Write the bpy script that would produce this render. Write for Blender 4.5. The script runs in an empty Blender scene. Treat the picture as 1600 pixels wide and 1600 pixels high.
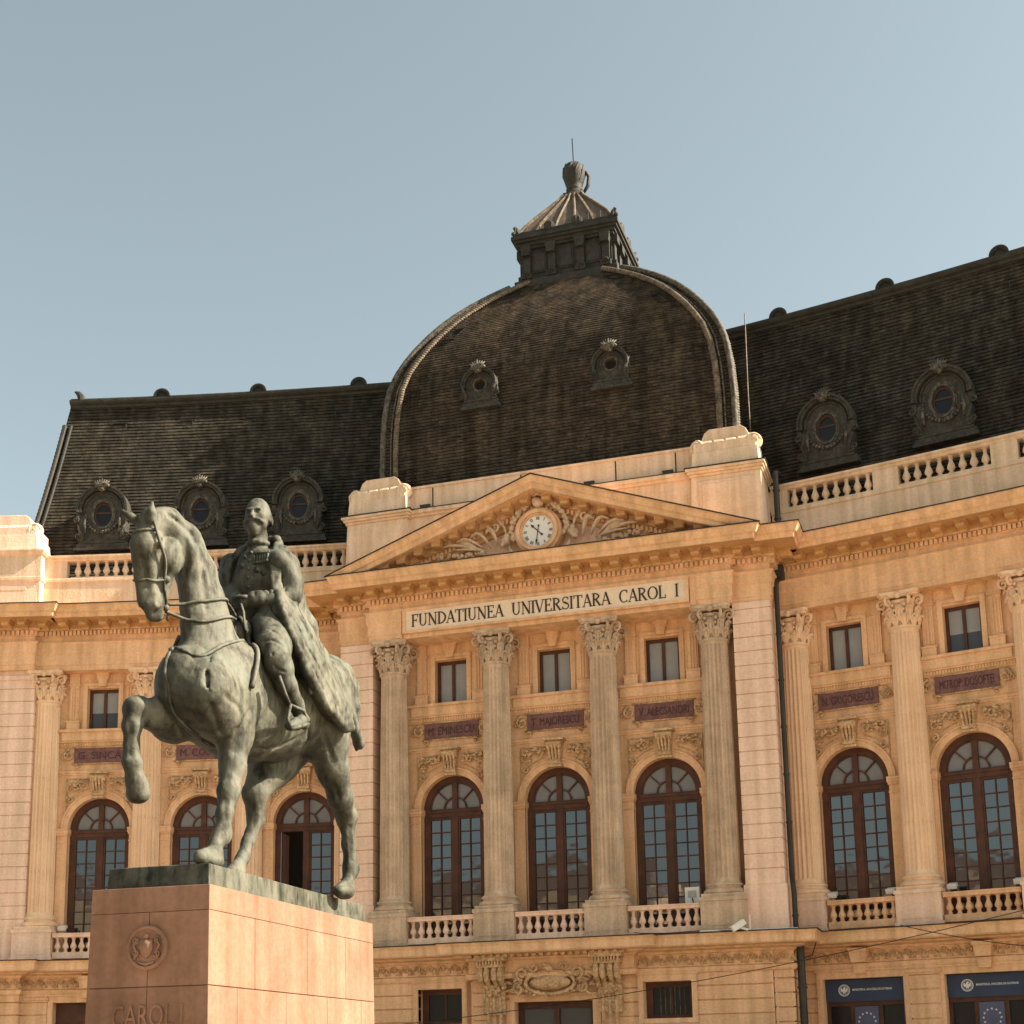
import bpy, bmesh, math, random
import numpy as np
from math import sin, cos, pi, radians, sqrt, atan2
from mathutils import Matrix, Vector, noise
random.seed(7)
SC = bpy.context.scene
COL = SC.collection

# ---------------------------------------------------------------- camera
cd = bpy.data.cameras.new('camera'); cam = bpy.data.objects.new('camera', cd); COL.objects.link(cam)
rx = Vector((0.95092754, 0.30888782, -0.01803112)); ry = Vector((0.07647886, -0.17817775, 0.98102175)); rz = Vector((0.29981293, -0.9342596, -0.19305752))
M = Matrix((rx, ry, rz)).transposed().to_4x4(); M.translation = Vector((12.17243777, -41.81309451, 1.7))
cam.matrix_world = M
cd.sensor_width = 36; cd.lens = 36*2303/1600; cd.shift_y = 414.2/1600
cd.clip_start = 0.1; cd.clip_end = 3000
SC.camera = cam
SC.render.resolution_x = 1024; SC.render.resolution_y = 1024
# ---------------------------------------------------------------- sun, sky, exposure
SUN_EL, SUN_AZ = radians(37), radians(10)      # azimuth from +X towards +Y
sd = bpy.data.lights.new('sun', 'SUN'); sun = bpy.data.objects.new('sun', sd); COL.objects.link(sun)
sv = Vector((cos(SUN_EL)*cos(SUN_AZ), cos(SUN_EL)*sin(SUN_AZ), sin(SUN_EL)))
sun.rotation_euler = sv.to_track_quat('Z', 'Y').to_euler(); sun.location = sv*80
sd.energy = 5.0; sd.angle = radians(0.5); sd.color = (1.0, 0.84, 0.68)
W = bpy.data.worlds.new("World"); SC.world = W; W.use_nodes = True
nt = W.node_tree; bg = nt.nodes['Background']
sky = nt.nodes.new('ShaderNodeTexSky'); sky.sky_type = 'NISHITA'; sky.sun_disc = False
sky.sun_elevation = SUN_EL; sky.sun_rotation = pi/2 - SUN_AZ
sky.altitude = 100; sky.air_density = 1.0; sky.dust_density = 2.5; sky.ozone_density = 1.0
hs = nt.nodes.new('ShaderNodeHueSaturation'); hs.inputs['Saturation'].default_value = 0.42
tint = nt.nodes.new('ShaderNodeMix'); tint.data_type = 'RGBA'; tint.blend_type = 'MULTIPLY'; tint.inputs[0].default_value = 1.0
tint.inputs[7].default_value = (0.83, 0.93, 0.87, 1)
nt.links.new(sky.outputs[0], hs.inputs['Color']); nt.links.new(hs.outputs[0], tint.inputs[6]); nt.links.new(tint.outputs[2], bg.inputs[0])
bg.inputs[1].default_value = 0.073
SC.view_settings.view_transform = 'Standard'; SC.view_settings.look = 'None'; SC.view_settings.gamma = 1
SC.view_settings.exposure = 1.62

# ---------------------------------------------------------------- materials
def mat(name, col, rough=0.8, var=0.15, col2=None, scale=1.2, streak=0.0, bump=0.0, bscale=8, metallic=0.0, spec=0.35, fine=0.0, isl=0.0):
    m = bpy.data.materials.new(name); m.use_nodes = True; n = m.node_tree.nodes; l = m.node_tree.links
    b = n['Principled BSDF']; b.inputs['Roughness'].default_value = rough; b.inputs['Metallic'].default_value = metallic
    b.inputs['Specular IOR Level'].default_value = spec
    geo = n.new('ShaderNodeNewGeometry'); P = geo.outputs['Position']
    nz = n.new('ShaderNodeTexNoise'); nz.inputs['Scale'].default_value = scale; nz.inputs['Detail'].default_value = 7; nz.inputs['Roughness'].default_value = 0.62
    l.new(P, nz.inputs['Vector'])
    rp = n.new('ShaderNodeValToRGB'); rp.color_ramp.elements[0].position = 0.33; rp.color_ramp.elements[1].position = 0.68
    c2 = col2 or tuple(c*(1-var*2) for c in col)
    rp.color_ramp.elements[0].color = (*c2, 1); rp.color_ramp.elements[1].color = (*[min(1, c*(1+var*0.5)) for c in col], 1)
    l.new(nz.outputs[0], rp.inputs[0]); out = rp.outputs[0]
    if streak > 0:                       # rain streaks: noise stretched down the wall
        mp = n.new('ShaderNodeMapping'); mp.inputs['Scale'].default_value = (3.2, 3.2, 0.16); l.new(P, mp.inputs[0])
        n2 = n.new('ShaderNodeTexNoise'); n2.inputs['Scale'].default_value = 1.3; n2.inputs['Detail'].default_value = 5; l.new(mp.outputs[0], n2.inputs['Vector'])
        r2 = n.new('ShaderNodeValToRGB'); r2.color_ramp.elements[0].position = 0.36; r2.color_ramp.elements[1].position = 0.62
        k = 1-streak; r2.color_ramp.elements[0].color = (k, k*0.97, k*0.92, 1); r2.color_ramp.elements[1].color = (1, 1, 1, 1)
        l.new(n2.outputs[0], r2.inputs[0])
        mx = n.new('ShaderNodeMix'); mx.data_type = 'RGBA'; mx.blend_type = 'MULTIPLY'; mx.inputs[0].default_value = 1
        l.new(out, mx.inputs[6]); l.new(r2.outputs[0], mx.inputs[7]); out = mx.outputs[2]
    if fine > 0:
        n3 = n.new('ShaderNodeTexNoise'); n3.inputs['Scale'].default_value = 14; n3.inputs['Detail'].default_value = 6; l.new(P, n3.inputs['Vector'])
        r3 = n.new('ShaderNodeValToRGB'); r3.color_ramp.elements[0].position = 0.35; r3.color_ramp.elements[1].position = 0.6
        k = 1-fine; r3.color_ramp.elements[0].color = (k, k, k*0.96, 1); r3.color_ramp.elements[1].color = (1, 1, 1, 1); l.new(n3.outputs[0], r3.inputs[0])
        mx = n.new('ShaderNodeMix'); mx.data_type = 'RGBA'; mx.blend_type = 'MULTIPLY'; mx.inputs[0].default_value = 1
        l.new(out, mx.inputs[6]); l.new(r3.outputs[0], mx.inputs[7]); out = mx.outputs[2]
    if isl > 0:                # tone changes from block to block
        ri = n.new('ShaderNodeMapRange'); ri.inputs[3].default_value = 1-isl; ri.inputs[4].default_value = 1.0; l.new(geo.outputs['Random Per Island'], ri.inputs[0])
        vm = n.new('ShaderNodeVectorMath'); vm.operation = 'SCALE'; l.new(out, vm.inputs[0]); l.new(ri.outputs[0], vm.inputs['Scale']); out = vm.outputs[0]
    l.new(out, b.inputs['Base Color'])
    if bump > 0:
        n4 = n.new('ShaderNodeTexNoise'); n4.inputs['Scale'].default_value = bscale; n4.inputs['Detail'].default_value = 8; l.new(P, n4.inputs['Vector'])
        bp = n.new('ShaderNodeBump'); bp.inputs['Strength'].default_value = bump; bp.inputs['Distance'].default_value = 0.05
        l.new(n4.outputs[0], bp.inputs['Height']); l.new(bp.outputs[0], b.inputs['Normal'])
    return m

MT = {}
MT['stucco'] = mat('stucco', (0.86, 0.525, 0.315), 0.9, 0.07, (0.76, 0.47, 0.25), 0.9, streak=0.22, bump=0.3, bscale=22, fine=0.13, isl=0.07)
MT['stucco_pink'] = mat('stucco_pink', (0.88, 0.61, 0.475), 0.9, 0.06, (0.79, 0.56, 0.41), 0.7, streak=0.18, bump=0.25, bscale=20, fine=0.11)
MT['soffit'] = mat('soffit_ochre_shaded', (0.60, 0.33, 0.14), 0.92, 0.1, (0.46, 0.25, 0.10), 1.5, bump=0.3, bscale=22, fine=0.15)  # ochre taken darker, so the colour holds the deep shade around the modillions
MT['attic'] = mat('attic_stone', (0.78, 0.575, 0.43), 0.9, 0.1, (0.68, 0.50, 0.33), 1.1, streak=0.22, bump=0.25, bscale=16, fine=0.1)
MT['column'] = mat('column_stone', (0.66, 0.475, 0.335), 0.9, 0.12, (0.50, 0.37, 0.25), 1.6, streak=0.25, bump=0.35, bscale=20, fine=0.14)
MT['column_clean'] = mat('column_paint', (0.86, 0.60, 0.40), 0.9, 0.07, (0.78, 0.53, 0.34), 1.0, streak=0.12, bump=0.25, bscale=20, fine=0.08)
MT['carved'] = mat('carved_stone', (0.70, 0.45, 0.25), 0.92, 0.16, (0.48, 0.30, 0.15), 3.5, bump=0.6, bscale=26, fine=0.35)
MT['relief'] = mat('relief_stone', (0.76, 0.56, 0.39), 0.92, 0.16, (0.58, 0.42, 0.27), 2.5, bump=0.5, bscale=26, fine=0.2)
MT['wood'] = mat('window_wood', (0.095, 0.034, 0.015), 0.6, 0.15, (0.05, 0.019, 0.010), 3)
MT['dark'] = mat('dark_interior', (0.012, 0.012, 0.010), 0.9, 0.1)
MT['lead'] = mat('lead_trim', (0.042, 0.039, 0.028), 0.7, 0.2, (0.020, 0.019, 0.014), 3, bump=0.4, bscale=14, fine=0.3)
MT['lead_dormer'] = mat('dormer_lead', (0.062, 0.056, 0.042), 0.7, 0.25, (0.022, 0.021, 0.016), 5, bump=0.4, bscale=14, fine=0.4)
MT['lead_worn'] = mat('worn_lead', (0.13, 0.115, 0.085), 0.7, 0.25, (0.022, 0.021, 0.016), 7, bump=0.4, bscale=14, fine=0.3)
MT['lead_pale'] = mat('weathered_lead', (0.20, 0.155, 0.105), 0.75, 0.25, (0.06, 0.05, 0.035), 4, bump=0.4, bscale=14, fine=0.35)
MT['lantern_slate'] = mat('lantern_slate', (0.14, 0.10, 0.07), 0.7, 0.2, None, 3, fine=0.3)
MT['joint'] = mat('joint_mortar', (0.20, 0.12, 0.08), 0.9, 0.1)
MT['plaque'] = mat('plaque_red', (0.21, 0.10, 0.088), 0.8, 0.25, (0.13, 0.060, 0.055), 5, fine=0.2)
MT['plaque_letter'] = mat('plaque_letter', (0.075, 0.030, 0.028), 0.7, 0.1)
MT['sign'] = mat('sign_panel', (0.80, 0.62, 0.45), 0.85, 0.06, None, 2, fine=0.05)
MT['letter'] = mat('sign_letter', (0.035, 0.030, 0.022), 0.6, 0.1)
MT['clock'] = mat('clock_face', (0.80, 0.76, 0.68), 0.5, 0.04)
MT['black'] = mat('black_paint', (0.02, 0.02, 0.018), 0.5, 0.1)
MT['white'] = mat('white_plastic', (0.72, 0.69, 0.62), 0.5, 0.05)
MT['pipe'] = mat('pipe_metal', (0.04, 0.038, 0.03), 0.5, 0.2)
MT['navy'] = mat('navy_banner', (0.035, 0.05, 0.095), 0.6, 0.08)
MT['navy2'] = mat('blue_poster', (0.09, 0.10, 0.16), 0.6, 0.08)
MT['curtain'] = mat('curtain', (0.42, 0.38, 0.33), 0.9, 0.1, None, 3)
MT['granite'] = mat('pedestal_stone', (0.33, 0.182, 0.12), 0.75, 0.1, (0.25, 0.13, 0.078), 1.6, streak=0.22, bump=0.2, bscale=14, fine=0.12, isl=0.16)
MT['ground'] = mat('paving', (0.42, 0.35, 0.265), 0.9, 0.12, None, 0.5, fine=0.12)
MT['pale'] = mat('pale_wall', (0.62, 0.50, 0.34), 0.9, 0.1, None, 0.4)
MT['roof_red'] = mat('far_roof', (0.14, 0.10, 0.08), 0.9, 0.1, None, 1)

def slate(name, pale_tone, dark, yellow=0.25):  # two slate tones mixed at random by noise
    m = mat(name, pale_tone, 0.85, 0.2, dark, 0.9, streak=0.45, bump=0.35, bscale=30, fine=0.45, spec=0.12)
    n = m.node_tree.nodes; l = m.node_tree.links; b = n['Principled BSDF']
    src = b.inputs['Base Color'].links[0].from_socket
    geo = n.new('ShaderNodeNewGeometry')
    mp = n.new('ShaderNodeMapping'); mp.inputs['Scale'].default_value = (1.6, 1.6, 0.10); l.new(geo.outputs['Position'], mp.inputs[0])
    nz = n.new('ShaderNodeTexNoise'); nz.inputs['Scale'].default_value = 1.0; nz.inputs['Detail'].default_value = 4; l.new(mp.outputs[0], nz.inputs['Vector'])
    rp = n.new('ShaderNodeValToRGB'); rp.color_ramp.elements[0].position = 0.56; rp.color_ramp.elements[1].position = 0.72
    rp.color_ramp.elements[0].color = (0, 0, 0, 1); rp.color_ramp.elements[1].color = (yellow, yellow, yellow, 1); l.new(nz.outputs[0], rp.inputs[0])
    vt = n.new('ShaderNodeTexVoronoi'); vt.inputs['Scale'].default_value = 1; mp2 = n.new('ShaderNodeMapping'); mp2.inputs['Scale'].default_value = (5, 5, 9)
    l.new(geo.outputs['Position'], mp2.inputs[0]); l.new(mp2.outputs[0], vt.inputs['Vector'])
    mx = n.new('ShaderNodeMix'); mx.data_type = 'RGBA'; l.new(rp.outputs[0], mx.inputs[0]); l.new(src, mx.inputs[6]); mx.inputs[7].default_value = (0.17, 0.125, 0.05, 1)
    mv = n.new('ShaderNodeMapRange'); mv.inputs[3].default_value = 0.62; mv.inputs[4].default_value = 1.3; sp = n.new('ShaderNodeSeparateColor'); l.new(vt.outputs['Color'], sp.inputs[0]); l.new(sp.outputs[0], mv.inputs[0])
    vm = n.new('ShaderNodeVectorMath'); vm.operation = 'SCALE'; l.new(mx.outputs[2], vm.inputs[0]); l.new(mv.outputs[0], vm.inputs['Scale'])
    l.new(vm.outputs[0], b.inputs['Base Color'])
    return m
MT['slate'] = slate('roof_slate', (0.078, 0.067, 0.050), (0.046, 0.042, 0.032), 0.12)
MT['slate_dome'] = slate('dome_slate', (0.092, 0.068, 0.047), (0.052, 0.045, 0.034), 0.15)

def glass_mat():
    m = bpy.data.materials.new('window_glass'); m.use_nodes = True; n = m.node_tree.nodes; l = m.node_tree.links
    b = n['Principled BSDF']; b.inputs['Base Color'].default_value = (0.012, 0.014, 0.014, 1); b.inputs['Roughness'].default_value = 0.04
    b.inputs['Specular IOR Level'].default_value = 0.5; b.inputs['IOR'].default_value = 2.1
    geo = n.new('ShaderNodeNewGeometry'); nz = n.new('ShaderNodeTexNoise'); nz.inputs['Scale'].default_value = 2.5; nz.inputs['Detail'].default_value = 1
    l.new(geo.outputs['Position'], nz.inputs['Vector'])
    bp = n.new('ShaderNodeBump'); bp.inputs['Strength'].default_value = 0.12; bp.inputs['Distance'].default_value = 0.03
    l.new(nz.outputs[0], bp.inputs['Height']); l.new(bp.outputs[0], b.inputs['Normal'])
    return m
MT['glass'] = glass_mat()
def pale_glass(name, c, sp=0.5):
    m = mat(name, c, 0.25, 0.06, None, 2, spec=sp); return m
MT['glass_pale'] = pale_glass('curtained_glass', (0.20, 0.187, 0.172))
MT['glass_curtain'] = pale_glass('curtain_glass', (0.29, 0.275, 0.255))
MT['glass_dim'] = pale_glass('dim_glass', (0.05, 0.052, 0.055))

def bronze_mat():
    m = bpy.data.materials.new('bronze_patina_shaded'); m.use_nodes = True; n = m.node_tree.nodes; l = m.node_tree.links
    b = n['Principled BSDF']; b.inputs['Roughness'].default_value = 0.62; b.inputs['Metallic'].default_value = 0.0; b.inputs['Specular IOR Level'].default_value = 0.2
    geo = n.new('ShaderNodeNewGeometry'); P = geo.outputs['Position']
    def nse(scale, det, sc=(1, 1, 1)):
        mp = n.new('ShaderNodeMapping'); mp.inputs['Scale'].default_value = sc; l.new(P, mp.inputs[0])
        t = n.new('ShaderNodeTexNoise'); t.inputs['Scale'].default_value = scale; t.inputs['Detail'].default_value = det; t.inputs['Roughness'].default_value = 0.65; l.new(mp.outputs[0], t.inputs['Vector']); return t.outputs[0]
    rp = n.new('ShaderNodeValToRGB'); e = rp.color_ramp.elements
    e[0].position = 0.30; e[0].color = (0.028, 0.029, 0.020, 1); e[1].position = 0.70; e[1].color = (0.155, 0.15, 0.112, 1)
    e2 = e.new(0.46); e2.color = (0.090, 0.089, 0.065, 1); e3 = e.new(0.56); e3.color = (0.125, 0.123, 0.092, 1)
    l.new(nse(1.7, 8, (1, 1, 0.55)), rp.inputs[0])
    r2 = n.new('ShaderNodeValToRGB'); e = r2.color_ramp.elements; e[0].position = 0.34; e[0].color = (0.22, 0.22, 0.19, 1); e[1].position = 0.53; e[1].color = (1, 1, 1, 1)
    l.new(nse(7, 7, (1, 1, 0.3)), r2.inputs[0])
    mx = n.new('ShaderNodeMix'); mx.data_type = 'RGBA'; mx.blend_type = 'MULTIPLY'; mx.inputs[0].default_value = 1; l.new(rp.outputs[0], mx.inputs[6]); l.new(r2.outputs[0], mx.inputs[7])
    # verdigris tint
    r3 = n.new('ShaderNodeValToRGB'); e = r3.color_ramp.elements; e[0].position = 0.5; e[0].color = (0, 0, 0, 1); e[1].position = 0.75; e[1].color = (0.7, 0.7, 0.7, 1); l.new(nse(2.6, 4), r3.inputs[0])
    m2 = n.new('ShaderNodeMix'); m2.data_type = 'RGBA'; l.new(r3.outputs[0], m2.inputs[0]); l.new(mx.outputs[2], m2.inputs[6]); m2.inputs[7].default_value = (0.135, 0.158, 0.125, 1)
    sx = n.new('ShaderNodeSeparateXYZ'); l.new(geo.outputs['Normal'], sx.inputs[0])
    ad = n.new('ShaderNodeMath'); ad.operation = 'MULTIPLY_ADD'; l.new(nse(3.0, 6), ad.inputs[0]); ad.inputs[1].default_value = 1.5; dt = n.new('ShaderNodeVectorMath'); dt.operation = 'DOT_PRODUCT'; l.new(geo.outputs['Normal'], dt.inputs[0]); dt.inputs[1].default_value = (0.62, -0.05, 0.62); l.new(dt.outputs['Value'], ad.inputs[2])     # rain-washed tops; sun side painted pale, shaded sides dark, broken by noise
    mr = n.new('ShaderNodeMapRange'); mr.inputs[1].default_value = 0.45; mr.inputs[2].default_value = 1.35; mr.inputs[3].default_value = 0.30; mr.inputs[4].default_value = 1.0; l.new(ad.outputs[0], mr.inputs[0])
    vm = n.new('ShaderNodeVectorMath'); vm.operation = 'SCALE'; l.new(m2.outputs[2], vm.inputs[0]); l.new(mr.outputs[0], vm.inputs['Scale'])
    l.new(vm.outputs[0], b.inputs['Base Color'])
    bp = n.new('ShaderNodeBump'); bp.inputs['Strength'].default_value = 0.55; bp.inputs['Distance'].default_value = 0.03
    l.new(nse(9, 9), bp.inputs['Height']); l.new(bp.outputs[0], b.inputs['Normal'])
    return m
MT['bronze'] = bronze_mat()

# ---------------------------------------------------------------- mesh builder
class MB:
    def __init__(s): s.v = []; s.f = []
    def add(s, vs, fs, M=None):
        o = len(s.v)
        s.v += [tuple(M @ Vector(v)) for v in vs] if M is not None else [tuple(v) for v in vs]
        s.f += [tuple(i+o for i in f) for f in fs]
    def box(s, x0, x1, y0, y1, z0, z1, M=None):
        v = [(x, y, z) for z in (z0, z1) for y in (y0, y1) for x in (x0, x1)]
        s.add(v, [(0, 2, 3, 1), (4, 5, 7, 6), (0, 1, 5, 4), (2, 6, 7, 3), (0, 4, 6, 2), (1, 3, 7, 5)], M)
    def frust(s, b, t, z0, z1, M=None):     # b,t = (x0,x1,y0,y1) rectangles
        v = [(b[0], b[2], z0), (b[1], b[2], z0), (b[0], b[3], z0), (b[1], b[3], z0), (t[0], t[2], z1), (t[1], t[2], z1), (t[0], t[3], z1), (t[1], t[3], z1)]
        s.add(v, [(0, 2, 3, 1), (4, 5, 7, 6), (0, 1, 5, 4), (2, 6, 7, 3), (0, 4, 6, 2), (1, 3, 7, 5)], M)
    def prism(s, poly, y0, y1, M=None):     # polygon in (x,z), extruded in y
        n = len(poly); v = [(x, y0, z) for x, z in poly]+[(x, y1, z) for x, z in poly]
        s.add(v, [tuple(range(n)), tuple(range(2*n-1, n-1, -1))]+[(i, i+n, (i+1) % n+n, (i+1) % n) for i in range(n)], M)
    def lathe(s, prof, seg=16, M=None, flute=0, a0=0, a1=2*pi):
        full = abs(a1-a0-2*pi) < 1e-6; n = seg if full else seg+1; vs = []; fs = []
        for r, z in prof:
            for i in range(n):
                a = a0+(a1-a0)*i/seg; vs.append((r*cos(a), r*sin(a), z))
        for j in range(len(prof)-1):
            for i in range(seg):
                k = (i+1) % n if full else i+1
                fs.append((j*n+i, j*n+k, (j+1)*n+k, (j+1)*n+i))
        if prof[-1][0] > 1e-4: fs.append(tuple((len(prof)-1)*n+i for i in range(n)))
        s.add(vs, fs, M)
    def tube(s, pts, r, seg=6, M=None, caps=True, flat=1.0):
        pts = [Vector(p) for p in pts]; n = len(pts); rs = r if isinstance(r, (list, tuple)) else [r]*n
        vs = []; fs = []; up = Vector((0, 0, 1))
        d0 = (pts[1]-pts[0]).normalized()
        u = d0.cross(up) if abs(d0.dot(up)) < 0.95 else d0.cross(Vector((0, 1, 0))); u.normalize()
        for i, p in enumerate(pts):
            d = (pts[min(i+1, n-1)]-pts[max(i-1, 0)]).normalized()
            u = (u-d*u.dot(d)); u.normalize(); w = d.cross(u)
            for k in range(seg):
                a = 2*pi*k/seg; q = p+(u*cos(a)+w*sin(a)*flat)*rs[i]; vs.append(tuple(q))
        for i in range(n-1):
            for k in range(seg): fs.append((i*seg+k, i*seg+(k+1) % seg, (i+1)*seg+(k+1) % seg, (i+1)*seg+k))
        if caps: fs += [tuple(range(seg-1, -1, -1)), tuple((n-1)*seg+k for k in range(seg))]
        s.add(vs, fs, M)
    def ball(s, c, r, M=None, seg=8, rings=5, sc=(1, 1, 1)):
        vs = []; fs = []
        for j in range(1, rings):
            t = pi*j/rings
            for i in range(seg):
                a = 2*pi*i/seg; vs.append((c[0]+r*sc[0]*sin(t)*cos(a), c[1]+r*sc[1]*sin(t)*sin(a), c[2]+r*sc[2]*cos(t)))
        vs += [(c[0], c[1], c[2]+r*sc[2]), (c[0], c[1], c[2]-r*sc[2])]; T = len(vs)-2
        for j in range(rings-2):
            for i in range(seg): fs.append((j*seg+i, (j+1)*seg+i, (j+1)*seg+(i+1) % seg, j*seg+(i+1) % seg))
        for i in range(seg): fs.append((T, i, (i+1) % seg)); fs.append((T+1, (rings-2)*seg+(i+1) % seg, (rings-2)*seg+i))
        s.add(vs, fs, M)
    def ring(s, r0, r1, y0, y1, cz, a0=0, a1=pi, seg=24, cx=0, M=None):   # arch ring in xz
        for i in range(seg):
            a = a0+(a1-a0)*i/seg; b = a0+(a1-a0)*(i+1)/seg
            P = [(cx+r*cos(t), cz+r*sin(t)) for r, t in ((r0, a), (r1, a), (r1, b), (r0, b))]
            v = [(x, y0, z) for x, z in P]+[(x, y1, z) for x, z in P]
            s.add(v, [(0, 1, 2, 3), (7, 6, 5, 4), (1, 5, 6, 2), (0, 3, 7, 4)]+([(0, 4, 5, 1)] if i == 0 else [])+([(3, 2, 6, 7)] if i == seg-1 else []), M)
    def merge(s, o): s.add(o.v, o.f)
    def mesh(s, name, m, smooth=False):
        me = bpy.data.meshes.new(name); me.from_pydata(s.v, [], s.f); me.materials.append(MT[m]); me.validate()
        bm = bmesh.new(); bm.from_mesh(me); bmesh.ops.recalc_face_normals(bm, faces=bm.faces); bm.to_mesh(me); bm.free()
        if smooth: me.polygons.foreach_set('use_smooth', [True]*len(me.polygons))
        return me
    def build(s, name, m, parent=None, smooth=False, label=None, loc=None, bev=0):
        o = bpy.data.objects.new(name, s.mesh(name, m, smooth)); COL.objects.link(o)
        if bev: q = o.modifiers.new('bevel', 'BEVEL'); q.width = bev; q.segments = 2; q.limit_method = 'ANGLE'
        if parent: o.parent = parent
        if label: o['label'] = label
        if loc is not None: o.matrix_local = loc
        return o

def pieces(mb):
    n = len(mb.v); par = list(range(n))
    def fd(i):
        while par[i] != i: par[i] = par[par[i]]; i = par[i]
        return i
    for f in mb.f:
        r = fd(f[0])
        for i in f[1:]: par[fd(i)] = r
    rt = [fd(i) for i in range(n)]; ids = sorted(set(rt)); ix = {r: k for k, r in enumerate(ids)}
    V = np.array(mb.v); isl = np.array([ix[r] for r in rt]); k = len(ids)
    lo = np.full((k, 3), 1e9); hi = np.full((k, 3), -1e9); np.minimum.at(lo, isl, V); np.maximum.at(hi, isl, V)
    size = (hi-lo).max(1); gap = np.maximum(0, np.maximum(lo[:, None]-hi[None], lo[None]-hi[:, None]))
    near = np.sqrt((gap**2).sum(2)) <= np.maximum(0.02, 0.5*np.maximum(size[:, None], size[None]))
    lab = -np.ones(k, int); out = 0
    for i in range(k):
        if lab[i] < 0:
            st = [i]; lab[i] = out
            while st:
                q = st.pop()
                for j in np.nonzero(near[q] & (lab < 0))[0]: lab[j] = out; st.append(j)
            out += 1
    res = []
    for p in range(out):
        s = MB(); mp = {}
        for f in mb.f:
            if lab[isl[f[0]]] == p:
                g = []
                for i in f:
                    if i not in mp: mp[i] = len(s.v); s.v.append(mb.v[i])
                    g.append(mp[i])
                s.f.append(tuple(g))
        res.append(s)
    return res
def bsplit(mb, name, m, parent=None, smooth=False, loc=None):
    return [p.build(name, m, parent, smooth, None, loc) for p in pieces(mb)]
def place(src, parent, Mx, name=None):
    c = src.copy(); COL.objects.link(c); c.parent = parent; c.matrix_local = Mx
    for ch in list(src.children):
        g = ch.copy(); COL.objects.link(g); g.parent = c
    return c
def empty(name, loc=(0, 0, 0), rotz=0):
    o = bpy.data.objects.new(name, None); COL.objects.link(o); o.location = loc; o.rotation_euler = (0, 0, rotz); o.empty_display_size = 0.2; return o
def tag(o, label, cat, group=None):
    o['label'] = label; o['category'] = cat
    if group: o['group'] = group
    return o
def T(x=0, y=0, z=0, rz=0): return Matrix.Translation((x, y, z)) @ Matrix.Rotation(rz, 4, 'Z')

# ---------------------------------------------------------------- plan of the facade
AX0, AR, AY0, TH0, DTH = -14.576, 114.468, 3.497, 0.191, 0.030
def arcp(side, k, off=0.0):
    t = TH0+k*DTH; r = AR+off
    return (side*(AX0+r*sin(t)), AY0-AR+r*cos(t))
def WF(side, k, off=0.0, z=0.0):           # local frame on the curved wing: x along, y into the building
    x, y = arcp(side, k, off); return T(x, y, z, -side*(TH0+k*DTH))
KP = 3.09                                   # where the wing meets the end pavilion
def wing_path(side, off, poff, k0=-0.1, kend=5.0, n=16):
    pts = [arcp(side, k0+(KP-k0)*i/n, off) for i in range(n+1)]
    pts += [arcp(side, KP+0.001+(kend-KP)*i/6, poff) for i in range(7)]
    return pts
def full_path(center, off, poff, kend=5.0, ycorner=None):
    # center: list of (x,y) for the right half x>0, front wall line, ending on the outer corner
    R = wing_path(1, off, poff, kend=kend)
    xc = center[-1][0]
    R = [p for p in R if p[0] > xc+0.02]
    x1, y1 = R[0]; yj = y1+(x1-xc)*math.tan(TH0)
    half = center+[(xc, yj)]+R
    return [(-x, y) for x, y in reversed(half)]+half
def offset_path(path, d):
    out = []
    for i, p in enumerate(path):
        a = Vector(path[i-1]) if i > 0 else None; b = Vector(p); c = Vector(path[i+1]) if i < len(path)-1 else None
        n1 = Vector(((b-a).y, -(b-a).x)).normalized() if a is not None else None
        n2 = Vector(((c-b).y, -(c-b).x)).normalized() if c is not None else None
        if n1 is None: n1 = n2
        if n2 is None: n2 = n1
        m = n1+n2; m = m/max(0.35, m.dot(n1)) if m.length > 1e-5 else n1
        out.append((b.x+m.x*d, b.y+m.y*d))
    return out
def sweep(mb, path, prof, caps=True, zf=None):     # prof: list of (outward d, z)
    rows = [[(x, y, z) for x, y in offset_path(path, d)] for d, z in prof]
    n = len(path); vs = [p for r in rows for p in r]; fs = []
    for j in range(len(prof)-1):
        for i in range(n-1): fs.append((j*n+i, j*n+i+1, (j+1)*n+i+1, (j+1)*n+i))
    if caps:
        fs.append(tuple(j*n for j in range(len(prof)))); fs.append(tuple(j*n+n-1 for j in range(len(prof)-1, -1, -1)))
    mb.add(vs, fs)
def along(path, spacing, start=0.0, seglimits=None):     # yields frames (Matrix with x along path, y inward) by spacing per segment
    out = []
    for i in range(len(path)-1):
        a = Vector(path[i]); b = Vector(path[i+1]); L = (b-a).length
        if L < spacing*1.2: continue
        n = max(1, int(round(L/spacing))); st = L/n
        ang = atan2((b-a).y, (b-a).x)
        for k in range(n):
            p = a+(b-a)*((k+0.5)/n); out.append(T(p.x, p.y, 0, ang))
    return out
def resample(path, keep=0.6, step=3.43):
    return path
# ================================================================= GROUND (setting)
g = MB(); g.add([(-900, -900, 0), (900, -900, 0), (900, 900, 0), (-900, 900, 0)], [(0, 1, 2, 3)])
gr = g.build('ground', 'ground'); gr['kind'] = 'structure'

# ================================================================= LIBRARY
LIB = empty('university_library')
tag(LIB, 'ornate ochre stone library with a slate dome, clock pediment and curved column wings', 'building')

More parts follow.
